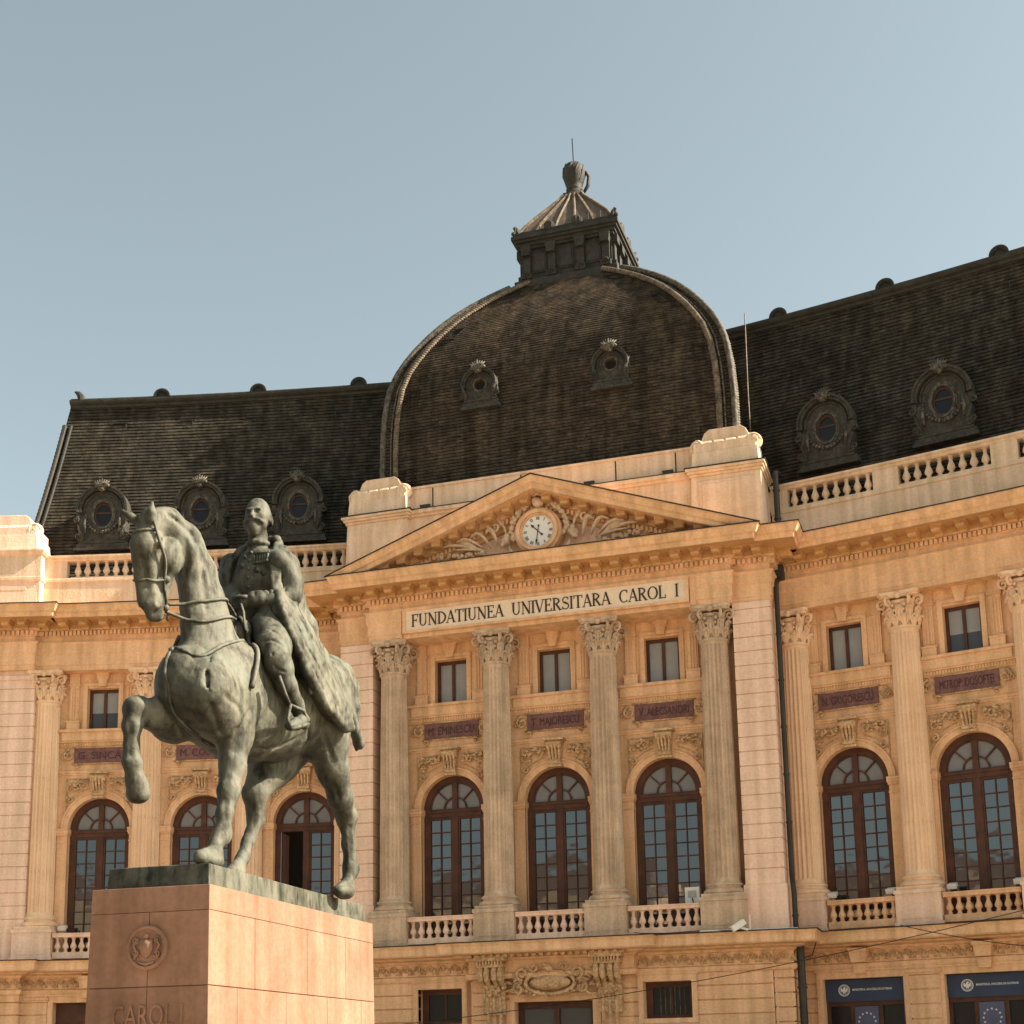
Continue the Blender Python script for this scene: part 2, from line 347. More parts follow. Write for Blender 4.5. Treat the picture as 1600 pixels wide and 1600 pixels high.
# ---- main entablature
FR = [(5.75, -0.5), (5.75, -0.2), (6.85, -0.2)]
ent = full_path(FR, -0.4, -0.62)
e = MB()
prof = [(-1.4, 14.92), (0, 14.92), (0, 15.08), (0.03, 15.1), (0.03, 15.46), (0.07, 15.5), (0.07, 15.78), (0.12, 15.84), (0.12, 15.87), (0.0, 15.9), (0, 16.06), (0.07, 16.09), (0.07, 16.25), (0.19, 16.28), (0.19, 16.31), (0.19, 16.5),
        (0.84, 16.5), (0.86, 16.53), (0.86, 16.63), (0.93, 16.67), (1.0, 16.83), (1.03, 16.86), (1.03, 16.9), (-1.6, 17.0)]
sweep(e, ent, prof); e.build('cornice', 'stucco', LIB)
e = MB(); sweep(e, ent, [(0.194, 16.30), (0.200, 16.494), (0.82, 16.494)], caps=False); e.build('cornice_soffit', 'soffit', LIB)  # sheet over the modillion recess, shade put into its colour
dn = MB()
for F in along(ent, 0.148):
    dn.box(-0.044, 0.044, -0.16, -0.05, 16.095, 16.245, F)
dn.build('dentil_band', 'stucco', LIB)['kind'] = 'stuff'
MODM = None
for i in range(len(ent)-1):
    a = Vector(ent[i]); b = Vector(ent[i+1]); L = (b-a).length
    if L < 0.5: continue
    n = max(1, int(round(L/0.60))); ang = atan2((b-a).y, (b-a).x)
    for k in range(n):
        p = a+(b-a)*((k+0.5)/n); F = T(p.x, p.y, 0, ang)
        if MODM is not None: mo_ = bpy.data.objects.new('modillion', MODM); COL.objects.link(mo_); mo_.parent = LIB; mo_.matrix_local = F; continue
        md = MB(); F0 = F; F = None
        md.prism([(-0.13, 16.31), (0.13, 16.31), (0.14, 16.44), (0.17, 16.46), (0.17, 16.505), (-0.17, 16.505), (-0.17, 16.46), (-0.14, 16.44)], -0.62, -0.185, F)
        md.tube([(-0.12, -0.60, 16.36), (0.12, -0.60, 16.36)], 0.075, 8, F)
        md.tube([(-0.12, -0.25, 16.30), (0.12, -0.25, 16.30)], 0.065, 8, F)
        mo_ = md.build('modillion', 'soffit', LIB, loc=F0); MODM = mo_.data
pass
ld = MB(); sweep(ld, ent, [(1.00, 16.9), (1.055, 16.89), (1.055, 16.925), (0.7, 16.965)], caps=False); ld.build('gutter_flashing', 'lead', LIB)

# ---- frieze sign panel
sp = MB(); sp.box(-4.46, 4.42, -0.59, -0.53, 15.12, 15.77)
sgn = sp.build('sign_panel', 'sign', LIB, label='long cream inscription panel with dark serif capitals')
fr = MB()
for x0, x1, z0, z1 in ((-4.56, 4.52, 15.77, 15.84), (-4.56, 4.52, 15.05, 15.12), (-4.56, -4.46, 15.12, 15.77), (4.42, 4.52, 15.12, 15.77)): fr.box(x0, x1, -0.625, -0.53, z0, z1)
fr.box(-4.75, -4.60, -0.60, -0.5, 14.93, 15.9); fr.box(4.56, 4.71, -0.60, -0.5, 14.93, 15.9)
fr.build('panel_frame', 'stucco', sgn)
TH, TN = 0.15, 0.06
def stroke(mb, pts, w, M, d, cl=False):
    n = len(pts); ws = w if isinstance(w, (list, tuple)) else [w]*n; L = []; R = []
    for i, p in enumerate(pts):
        a = Vector(pts[max(i-1, 0)]); b = Vector(pts[min(i+1, n-1)]); t = (b-a).normalized(); nn = Vector((-t.y, t.x))
        L.append(Vector(p)+nn*ws[i]/2); R.append(Vector(p)-nn*ws[i]/2)
    for i in range(n-1):
        q = [R[i], R[i+1], L[i+1], L[i]]
        v = [(p.x, 0, p.y) for p in q]+[(p.x, -d, p.y) for p in q]
        mb.add(v, [(0, 1, 2, 3), (7, 6, 5, 4), (0, 4, 5, 1), (1, 5, 6, 2), (2, 6, 7, 3), (3, 7, 4, 0)], M)
def arc(cx, cy, rx, ry, a0, a1, n, wa, wb):
    P = []; Wd = []
    for i in range(n+1):
        a = radians(a0+(a1-a0)*i/n); P.append((cx+rx*cos(a), cy+ry*sin(a))); Wd.append(wb+(wa-wb)*abs(cos(a))**1.5)
    return P, Wd
def SER(x, y, w=0.3): return ([(x-w/2, y), (x+w/2, y)], 0.05)
def VS(x): return [([(x, 0), (x, 1)], TH), SER(x, 0.025), SER(x, 0.975)]
def GL(ch):
    t = TN
    if ch == 'I': return VS(0.17), 0.36
    if ch == 'F': return VS(0.17)+[([(0.17, 0.97), (0.62, 0.97)], t), ([(0.61, 1), (0.61, 0.76)], t), ([(0.17, 0.51), (0.48, 0.51)], t), ([(0.48, 0.62), (0.48, 0.40)], t)], 0.68
    if ch == 'E': return VS(0.17)+[([(0.17, 0.97), (0.62, 0.97)], t), ([(0.61, 1), (0.61, 0.77)], t), ([(0.17, 0.51), (0.48, 0.51)], t), ([(0.48, 0.62), (0.48, 0.40)], t), ([(0.17, 0.03), (0.66, 0.03)], t), ([(0.65, 0), (0.65, 0.24)], t)], 0.72
    if ch == 'L': return VS(0.17)+[([(0.17, 0.03), (0.62, 0.03)], t), ([(0.61, 0), (0.61, 0.26)], t)], 0.68
    if ch == 'T': return [([(0.4, 0), (0.4, 1)], TH), SER(0.4, 0.025), ([(0.04, 0.97), (0.76, 0.97)], t), ([(0.05, 1), (0.05, 0.75)], t), ([(0.75, 1), (0.75, 0.75)], t)], 0.80
    if ch == 'U': return [([(0.17, 1), (0.17, 0.33)], TH), SER(0.17, 0.975), SER(0.68, 0.975, 0.24), ([(0.68, 1), (0.68, 0.33)], t), arc(0.425, 0.33, 0.255, 0.30, 180, 360, 10, 0.10, t)], 0.86
    if ch == 'N': return [([(0.17, 0), (0.17, 1)], t), SER(0.17, 0.025, 0.24), SER(0.12, 0.975, 0.24), ([(0.14, 1), (0.75, 0)], TH), ([(0.75, 0), (0.75, 1)], t), SER(0.75, 0.975, 0.24)], 0.90
    if ch == 'A': return [([(0.08, 0), (0.40, 1)], t), ([(0.39, 1), (0.72, 0)], TH), ([(0.19, 0.34), (0.61, 0.34)], t), SER(0.08, 0.025, 0.24), SER(0.73, 0.025)], 0.80
    if ch == 'V': return [([(0.08, 1), (0.40, 0)], TH), ([(0.40, 0), (0.72, 1)], t), SER(0.08, 0.975), SER(0.73, 0.975, 0.24)], 0.80
    if ch == 'D': return VS(0.17)+[arc(0.17, 0.5, 0.58, 0.47, -90, 90, 14, 0.15, t)], 0.84
    if ch == 'R': return VS(0.17)+[arc(0.17, 0.74, 0.43, 0.235, -90, 90, 12, 0.13, t), ([(0.36, 0.5), (0.70, 0.0)], TH), SER(0.74, 0.025, 0.2)], 0.82
    if ch == 'C': return [arc(0.46, 0.5, 0.36, 0.47, 45, 315, 18, 0.15, t), ([(0.71, 0.97), (0.71, 0.72)], t)], 0.82
    if ch == 'O': return [arc(0.46, 0.5, 0.37, 0.47, 0, 360, 24, 0.15, t)], 0.92
    if ch == 'S': return [arc(0.36, 0.73, 0.24, 0.24, 40, 225, 10, 0.08, t), arc(0.36, 0.27, 0.26, 0.24, -140, 45, 10, 0.10, t), ([(0.20, 0.58), (0.53, 0.43)], 0.14), ([(0.57, 0.97), (0.57, 0.76)], t), ([(0.10, 0.24), (0.10, 0.03)], t)], 0.70
    return [], 0.72
txt = 'FUNDATIUNEA UNIVERSITARA CAROL I'
Hh = 0.40; adv = [GL(c)[1] for c in txt]; tot = sum(adv); kx = 8.50/tot
mb = MB(); x = -4.27
for c, a in zip(txt, adv):
    if c == ' ' and mb.v and x < 3: mb.build('inscription', 'letter', sgn); mb = MB()
    st, _ = GL(c)
    for j, (P, w) in enumerate(st):
        M = Matrix.Translation((x, -0.585, 15.245)) @ Matrix.Diagonal((kx, 1, Hh, 1))
        stroke(mb, P, w if not isinstance(w, tuple) else w, M, 0.018+0.0009*j)
    x += a*kx
mb.build('inscription', 'letter', sgn)

# ---- pediment
PZ0, PZ1, PXE = 16.90, 19.36, 6.83
def rake(mb, prof, xe=PXE, y0=-0.5, z0=PZ0, z1=PZ1, zmin=16.86):
    for s in (-1, 1):
        vs = []; fs = []
        N = 2
        for d, h in prof:
            for t in (0, 1):
                xx = s*xe*(1-t); zz = z0+(z1-z0)*t+h
                if zz < zmin:
                    zz = zmin
                vs.append((xx, y0-d, zz))
        for j in range(len(prof)-1): fs.append((2*j, 2*j+1, 2*j+3, 2*j+2))
        fs.append(tuple(range(0, 2*len(prof), 2)))
        mb.add(vs, fs)
def rake_clip(mb, prof, **k):
    # intermediate point where each line meets the horizontal cornice
    xe, z0, z1, y0, zm = PXE, PZ0, PZ1, -0.5, 16.88
    for s in (-1, 1):
        rows = []
        for d, h in prof:
            t0 = max(0.0, min(1, (zm-(z0+h))/(z1-z0)))
            rows.append([(s*xe*(1-t0), y0-d, z0+(z1-z0)*t0+h), (0, y0-d, z1+h)])
        vs = [p for r in rows for p in r]; fs = [(2*j, 2*j+1, 2*j+3, 2*j+2) for j in range(len(prof)-1)]
        fs.append(tuple(range(0, 2*len(prof), 2)))
        mb.add(vs, fs)
pd = MB()
rake_clip(pd, [(-0.7, 0.05), (1.03, 0.0), (1.03, -0.05), (0.99, -0.08), (0.93, -0.22), (0.87, -0.26), (0.87, -0.37), (0.85, -0.40), (0.19, -0.40), (0.19, -0.58), (0.07, -0.62), (0.07, -0.78), (0.0, -0.80), (0.0, -0.92), (-0.16, -0.94)])
pdo = pd.build('pediment', 'stucco', LIB)
ty = MB(); ty.add([(-6.4, -0.36, 16.9), (6.4, -0.36, 16.9), (0, -0.36, 19.0)], [(0, 1, 2)]); ty.build('tympanum', 'stucco_pink', pdo)
pf = MB(); rake_clip(pf, [(0.9, 0.045), (1.06, 0.012), (1.06, -0.022), (1.0, -0.03)]); pf.build('flashing', 'lead', pdo)
sl = (PZ1-PZ0)/PXE
rm = MB(); rd = MB()
for s in (-1, 1):
    for i in range(10):
        xx = s*(0.35+i*0.58); zt = PZ1-abs(xx)*sl-0.40
        if zt < 17.1: continue
        P = [(xx-0.14, zt-0.20), (xx+0.14, zt-0.20), (xx+0.15, zt-0.05), (xx+0.17, zt+0.06), (xx-0.17, zt+0.06), (xx-0.15, zt-0.05)]
        rm.prism(P, -1.12, -0.66); rm.tube([(xx-0.12, -1.1, zt-0.15), (xx+0.12, -1.1, zt-0.15)], 0.075, 8)
    for i in range(46):
        xx = s*(0.1+i*0.135); zt = PZ1-abs(xx)*sl-0.63
        if zt < 17.06: continue
        rd.box(xx-0.043, xx+0.043, -0.66, -0.56, zt-0.15, zt)
bsplit(rm, 'modillion', 'soffit', pdo); rd.build('dentil_band', 'stucco', pdo)['kind'] = 'stuff'

# ---- clock in the pediment
CZ = 17.76; CY = -0.80
def disc_ring(mb, r0, r1, y0, y1, seg=40, cz=CZ, cx=0): mb.ring(r0, r1, y0, y1, cz, 0, 2*pi, seg, cx)
ck = MB(); disc_ring(ck, 0.50, 0.56, CY-0.10, CY+0.1); disc_ring(ck, 0.56, 0.66, CY-0.16, CY+0.3); disc_ring(ck, 0.66, 0.74, CY-0.06, CY+0.4)
cko = ck.build('clock', 'stucco', LIB, label='round white clock with black hands in a stone ring')
fc = MB(); fc.prism([(0.51*cos(2*pi*i/40), CZ+0.51*sin(2*pi*i/40)) for i in range(40)], CY-0.03, CY+0.02); fc.build('dial', 'clock', cko)
nm = MB()
def onface(mb, pts, w, h=0.006, lift=0): 
    M = Matrix.Translation((0, CY-0.031-lift, CZ)); stroke(mb, pts, w, M, h)
NUM = {12: 'XII', 1: 'I', 2: 'II', 3: 'III', 4: 'IIII', 5: 'V', 6: 'VI', 7: 'VII', 8: 'VIII', 9: 'IX', 10: 'X', 11: 'XI'}
for hnum, s in NUM.items():
    a = pi/2-hnum*pi/6; ca, sa = cos(a), sin(a)
    wtot = sum({'I': 0.030, 'V': 0.05, 'X': 0.055}[c] for c in s); u = -wtot/2
    def L(uu, rr): return (ca*rr+sa*uu, sa*rr-ca*uu)
    for c in s:
        cw = {'I': 0.030, 'V': 0.05, 'X': 0.055}[c]
        if c == 'I': onface(nm, [L(u+cw/2, 0.36), L(u+cw/2, 0.46)], 0.016)
        elif c == 'V': onface(nm, [L(u+0.004, 0.46), L(u+cw/2, 0.36)], 0.014); onface(nm, [L(u+cw-0.004, 0.46), L(u+cw/2, 0.36)], 0.010, 0.007)
        else: onface(nm, [L(u+0.004, 0.46), L(u+cw-0.004, 0.36)], 0.014); onface(nm, [L(u+0.004, 0.36), L(u+cw-0.004, 0.46)], 0.010, 0.007)
        u += cw
bsplit(nm, 'numeral', 'letter', cko)
def hand(name, ang, L, w, lift):
    h = MB(); ca, sa = cos(ang), sin(ang)
    onface(h, [(-ca*0.16, -sa*0.16), (ca*L*0.72, sa*L*0.72)], w, 0.01, lift)
    onface(h, [(ca*L*0.62, sa*L*0.62), (ca*L, sa*L)], [w*3.2, 0.004], 0.0115, lift); onface(h, [(-ca*0.2, -sa*0.2), (-ca*0.14, -sa*0.14)], w*2.2, 0.0108, lift)
    h.build(name, 'letter', cko)
hand('hour_hand', pi/2-radians(315), 0.33, 0.03, 0.008); hand('minute_hand', pi/2-radians(189), 0.45, 0.022, 0.02)

# ---- pediment carving: garlands, acanthus scrolls, fruit horns
rl = MB(); rnd = random.Random(3)
def spiral(mb, cx, cz, r0, turns, a0, dirn, y, th, seg=22, M=None, tail=None):
    pts = []; rs = []
    if tail:
        for i, p in enumerate(tail): pts.append((p[0], y, p[1])); rs.append(th*(0.35+0.65*i/len(tail)))
    for i in range(seg+1):
        t = i/seg; a = a0+dirn*turns*2*pi*t; r = r0*(1-0.82*t)
        pts.append((cx+r*cos(a), y-0.03*t, cz+r*sin(a))); rs.append(th*(1-0.5*t))
    mb.tube(pts, rs, 6, M)
def cluster(mb, pts, r, y, n=3, spread=0.09, M=None, rn=rnd):
    for (x, z) in pts:
        for _ in range(n):
            rr = r*rn.uniform(0.6, 1.15)
            mb.ball((x+rn.uniform(-1, 1)*spread, y+rn.uniform(-0.6, 0.6)*spread, z+rn.uniform(-1, 1)*spread), rr, M, 7, 5, (1, 0.9, 1))
def leafblade(mb, pts, w, y, M=None, lift=0.10):
    n = len(pts); P3 = []; rs = []
    for i, (x, z) in enumerate(pts):
        t = i/(n-1); P3.append((x, y-lift*sin(pi*t*0.9), z)); rs.append(w*(0.25+1.0*sin(pi*min(1, t*0.85+0.12))))
    mb.tube(P3, rs, 6, M, flat=0.55)
for s in (-1, 1):
    g1 = [(s*(0.16+0.70*sin(t)), CZ+0.20+0.72*cos(t)) for t in [0.25+0.16*i for i in range(12)]]
    cluster(rl, g1, 0.085, -0.72, 3, 0.06)
    cluster(rl, [(s*(0.98+0.06*i), CZ-0.02-0.05*i) for i in range(4)], 0.10, -0.68, 4, 0.09)
    # lower scroll hugging the clock
    leafblade(rl, [(s*(0.30+0.66*sin(0.25*i)), CZ-0.78+0.42*(1-cos(0.25*i))) for i in range(8)], 0.10, -0.62)
    spiral(rl, s*1.45, CZ+0.38, 0.26, 1.2, pi/2+s*0.4, -s, -0.66, 0.07, tail=[(s*1.05, CZ+0.02), (s*1.12, CZ+0.3)])
    for j, (dx, dz, ln) in enumerate(((1.35, 0.75, 0.8), (1.75, 0.62, 1.0), (2.15, 0.42, 1.1), (2.6, 0.22, 1.0))):
        pts = [(s*(1.35+0.25*j+(dx-1.35+0.5)*t*0.6), CZ-0.25+dz*sin(t*2.0)*0.75) for t in (0, 0.25, 0.5, 0.75, 1.0)]
        pts.append((pts[-1][0]+s*0.14, pts[-1][1]-0.10))
        leafblade(rl, pts, 0.075, -0.60, lift=0.18)
    for j in range(7):       # feathered leaves fanning outward
        a = 0.15+0.2*j; L = 1.15-0.08*j
        x0 = s*(1.75+0.05*j)
        leafblade(rl, [(x0+s*L*t*cos(a*(1-0.5*t)), CZ-0.33+L*0.62*t*sin(a*1.25)) for t in (0, .2, .4, .6, .8, 1)], 0.06, -0.58, lift=0.14)
    cluster(rl, [(s*(1.9+0.16*i), CZ-0.42+0.012*i) for i in range(11)], 0.08, -0.56, 3, 0.07)
    cluster(rl, [(s*(3.65+0.1*i), CZ-0.50-0.03*i) for i in range(4)], 0.075, -0.55, 4, 0.09)
    spiral(rl, s*2.6, CZ-0.60, 0.16, 1.1, pi, s, -0.56, 0.06, tail=[(s*1.2, CZ-0.70), (s*1.9, CZ-0.74)])
    leafblade(rl, [(s*(2.0+0.35*i), CZ-0.66-0.02*i) for i in range(6)], 0.09, -0.55)
cluster(rl, [(0, CZ+0.98)], 0.12, -0.78, 5, 0.09); rl.ball((0, -0.80, CZ+0.92), 0.17, None, 10, 7); cluster(rl, [(0, CZ-0.78)], 0.09, -0.78, 5, 0.12)
leafblade(rl, [(-0.2, CZ+1.1), (0, CZ+1.2), (0.2, CZ+1.1)], 0.08, -0.75)
rl.build('carved_relief', 'relief', pdo, smooth=True)

# ---- columns
def column_meshes():
    base = MB(); z = 6.31
    base.box(-0.60, 0.60, -0.60, 0.60, z, z+0.10)
    base.lathe([(0.59, z+0.10), (0.625, z+0.14), (0.625, z+0.20), (0.58, z+0.25), (0.53, z+0.265), (0.50, z+0.30), (0.52, z+0.33), (0.555, z+0.355), (0.545, z+0.40), (0.49, z+0.42), (0.475, z+0.46)], 28)
    sh = MB(); NF = 20; pat = [1.0, 1.0, 0.925, 0.880, 0.925]; n = NF*5
    lev = []
    for i in range(13):
        t = i/12; lev.append((6.76+7.12*t, 0.455-0.055*t**1.7))
    vs = []; fs = []
    rows = [(6.76, 0.475, 0), (6.84, 0.455, 0), (6.92, 0.454, 1)]+[(z, r, 1) for z, r in lev[1:-1]]+[(13.72, 0.402, 1), (13.78, 0.402, 0), (13.86, 0.41, 0)]
    for z, r, fl in rows:
        for i in range(n):
            a = 2*pi*(i+0.5)/n; rr = r*(pat[i % 5] if fl else 1.0); vs.append((rr*cos(a), rr*sin(a), z))
    for j in range(len(rows)-1):
        for i in range(n): fs.append((j*n+i, j*n+(i+1) % n, (j+1)*n+(i+1) % n, (j+1)*n+i))
    sh.add(vs, fs)
    for zz in (8.2, 9.9, 11.3): sh.lathe([(0.452-0.0075*(zz-6.8)+0.0, zz), (0.454-0.0075*(zz-6.8)+0.002, zz+0.006), (0.452-0.0075*(zz-6.8), zz+0.014)], 40)
    cp = MB()
    cp.lathe([(0.41, 13.84), (0.455, 13.87), (0.455, 13.92), (0.41, 13.95), (0.38, 14.0), (0.39, 14.3), (0.44, 14.55), (0.50, 14.68)], 24)
    for row, (zb, hh, r0, nn, of) in enumerate(((13.93, 0.34, 0.40, 10, 0), (14.05, 0.50, 0.40, 10, 0.5))):
        for i in range(nn):
            a = 2*pi*(i+of)/nn
            M = Matrix.Rotation(a, 4, 'Z')
            for tt, wd in ((0, 0.055), (-1, 0.035), (1, 0.035)):
                P = []; rs = []
                for q in range(7):
                    t = q/6; rr = r0+0.02+0.06*t+0.13*max(0, t-0.55)**1.2*2; zz = zb+hh*(t if t < 0.8 else 0.8-(t-0.8)*0.9)*1.1
                    P.append((rr, tt*(0.03+0.05*sin(pi*t)), zz)); rs.append(wd*(0.75+0.5*sin(pi*t)))
                cp.tube(P, rs, 5, M)
    for c in range(4):
        for s in (-1, 1):
            a = pi/4+c*pi/2; M = Matrix.Rotation(a+s*radians(-22), 4, 'Z')
            pts = []; rs = []
            pts += [(0.30, s*0.12, 14.42), (0.42, s*0.16, 14.62), (0.52, s*0.10, 14.76)]; rs += [0.035, 0.045, 0.05]
            for i in range(16):
                t = i/15; aa = pi/2-t*2.6*pi; r = 0.15*(1-0.85*t); pts.append((0.60+r*cos(aa)*1.0, s*0.06+0.02*t, 14.62+r*sin(aa))); rs.append(0.048*(1-0.45*t))
            cp.tube(pts, rs, 6, M)
        M = Matrix.Rotation(c*pi/2, 4, 'Z')       # flower and egg band on each face
        cp.ball((0.52, 0, 14.80), 0.10, M, 8, 6); cp.ball((0.50, 0.0, 14.62), 0.07, M, 8, 5, (0.8, 1.6, 0.7)); cp.ball((0.48, 0.0, 14.50), 0.06, M, 8, 5, (0.8, 1.7, 0.6))
        for s in (-1, 1): cp.ball((0.50, s*0.17, 14.52), 0.05, M, 6, 5); cp.ball((0.47, s*0.13, 14.38), 0.045, M, 6, 5)
    ab = []
    for c in range(4):
        a0 = c*pi/2
        for q, (rr, da) in enumerate(((0.76, pi/4-0.10), (0.76, pi/4+0.10))): ab.append((rr, a0+da))
        for t in (0.3, 0.5, 0.7): 
            aa = a0+pi/4+0.10+(pi/2-0.20)*t; d = 0.50+0.06*abs(t-0.5)/0.2*0.5; ab.append((d/max(cos(aa-(a0+pi/2)), 0.6), aa))
    for z0, z1, k in ((14.76, 14.82, 0.93), (14.82, 14.915, 1.0)):
        n2 = len(ab); v = [(r*k*cos(a), r*k*sin(a), z0) for r, a in ab]+[(r*k*1.03*cos(a), r*k*1.03*sin(a), z1) for r, a in ab]
        cp.add(v, [tuple(range(n2)), tuple(range(2*n2-1, n2-1, -1))]+[(i, i+n2, (i+1) % n2+n2, (i+1) % n2) for i in range(n2)])
    return base, sh, cp
B_, S_, C_ = column_meshes()
def make_column(m1, m2):
    sh = S_.build('column', m1, LIB); B_.build('base', m1, sh); C_.build('capital', m2, sh, smooth=False); return sh
colA = make_column('column', 'column'); colA.matrix_local = T(-5.1, 0); 
for x in (-1.7, 1.7, 5.1): place(colA, LIB, T(x, 0))
colB = make_column('column_clean', 'column_clean'); colB.matrix_local = WF(1, 1)
for s, k in ((1, 0.04), (1, 2), (1, 3.0), (-1, 0.04), (-1, 1), (-1, 2), (-1, 3.0)): place(colB, LIB, WF(s, k))

# ---- plinths under the columns, joined to the ledge
pl = MB()
def plinth(mb, F, w=0.63):
    mb.box(-w, w, -0.64, 0.9, 5.42, 6.20, F); mb.box(-w-0.04, w+0.04, -0.68, 0.9, 5.30, 5.42, F); mb.box(-w-0.03, w+0.03, -0.67, 0.9, 6.20, 6.31, F)
    mb.box(-w+0.16, w-0.16, -0.655, -0.6, 5.5, 6.12, F)
for x in (-5.1, -1.7, 1.7, 5.1): plinth(pl, T(x, 0))
bsplit(pl, 'plinth', 'column', LIB)
pl = MB()
for s in (-1, 1):
    for k in (0.04, 1, 2, 3.0): plinth(pl, WF(s, k))
bsplit(pl, 'plinth', 'stucco_pink', LIB)
# ---- corner piers with banded rustication
def rust_profile(z0, z1, dz, depth=0.035, gap=0.03):
    P = [(0, z0)]; z = z0+dz
    while z < z1-0.05:
        P += [(0, z-gap/2), (-depth, z-gap/2+0.004), (-depth, z+gap/2-0.004), (0, z+gap/2)]; z += dz
    P.append((0, z1)); return P
for s in (-1, 1):
    mb = MB(); yj = arcp(1, 0, 0.3)[1]
    path = [(5.72, 0.75), (5.72, -0.25), (6.83, -0.25), (6.83, yj)] if s == 1 else [(-6.83, yj), (-6.83, -0.25), (-5.72, -0.25), (-5.72, 0.75)]
    sweep(mb, path, [(0.05, 5.30), (0.05, 6.62)]+[(d, z) for d, z in rust_profile(6.66, 14.95, 0.425)], caps=False)
    mb.build('corner_pier', 'stucco_pink', LIB)
# pavilion walls beyond the wings
for s in (-1, 1):
    mb = MB(); pts = [arcp(s, KP, 0.5), arcp(s, KP, -0.45)]+[arcp(s, KP+0.4*i, -0.45) for i in range(1, 6)]
    if s == -1: pts = pts[::-1]
    sweep(mb, pts, [(0.05, 5.30), (0.05, 6.20)]+rust_profile(6.24, 14.6, 0.425)+[(0.06, 14.62), (0.06, 14.76), (0, 14.8), (0, 14.95)], caps=False)
    mb.build('pavilion_wall', 'stucco_pink', LIB)

# ---- wall bay with arched window and upper window
BW = 1.715
def bay_wall(wy):
    w = MB(); r = 1.03; zs = 9.66; zb = 5.5; zt = 11.2; n = 24
    def q(a, b, c, d): w.add([(a[0], wy, a[1]), (b[0], wy, b[1]), (c[0], wy, c[1]), (d[0], wy, d[1])], [(0, 1, 2, 3)])
    q((-BW, 5.2), (BW, 5.2), (BW, zb), (-BW, zb)); q((-BW, zb), (-r, zb), (-r, zs), (-BW, zs)); q((r, zb), (BW, zb), (BW, zs), (r, zs))
    arcP = [(r*cos(pi*i/n), zs+r*sin(pi*i/n)) for i in range(n+1)]
    def outer(i):
        a = pi*i/n; c, s_ = cos(a), sin(a); k = min(BW/abs(c) if abs(c) > 1e-6 else 9e9, (zt-zs)/s_ if s_ > 1e-6 else 9e9); return (k*c, zs+k*s_)
    ca = atan2(zt-zs, BW)
    for i in range(n):
        a, b = pi*i/n, pi*(i+1)/n
        P = [arcP[i], outer(i)]
        for cc, cx in ((ca, BW), (pi-ca, -BW)):
            if a < cc < b: P.append((cx, zt))
        P += [outer(i+1), arcP[i+1]]
        w.add([(x, wy, z) for x, z in P], [tuple(range(len(P)))])
    q((-BW, zt), (BW, zt), (BW, 13.0), (-BW, 13.0)); q((-BW, 13.0), (-0.53, 13.0), (-0.53, 14.42), (-BW, 14.42)); q((0.53, 13.0), (BW, 13.0), (BW, 14.42), (0.53, 14.42)); q((-BW, 14.42), (BW, 14.42), (BW, 15.0), (-BW, 15.0))
    d = wy+0.34        # reveals
    for i in range(n):
        p, p2 = arcP[i], arcP[i+1]; w.add([(p[0], wy, p[1]), (p[0], d, p[1]), (p2[0], d, p2[1]), (p2[0], wy, p2[1])], [(0, 1, 2, 3)])
    for xx in (-r, r): w.add([(xx, wy, zb), (xx, d, zb), (xx, d, zs), (xx, wy, zs)], [(0, 1, 2, 3)])
    for a, b in (((-0.53, 13), (-0.53, 14.42)), ((0.53, 13), (0.53, 14.42)), ((-0.53, 14.42), (0.53, 14.42)), ((-0.53, 13), (0.53, 13))):
        w.add([(a[0], wy, a[1]), (a[0], d, a[1]), (b[0], d, b[1]), (b[0], wy, b[1])], [(0, 1, 2, 3)])
    # faint block joints above the plinth
    for zz in (7.0, 7.7, 8.4, 9.1, 13.4, 13.8, 14.2): 
        for s in (-1, 1): w.box(s*1.30-(0 if s > 0 else 0.38), s*1.30+(0.38 if s > 0 else 0), wy-0.012, wy+0.01, zz+0.02, zz+(0.66 if zz < 10 else 0.36))
    return w
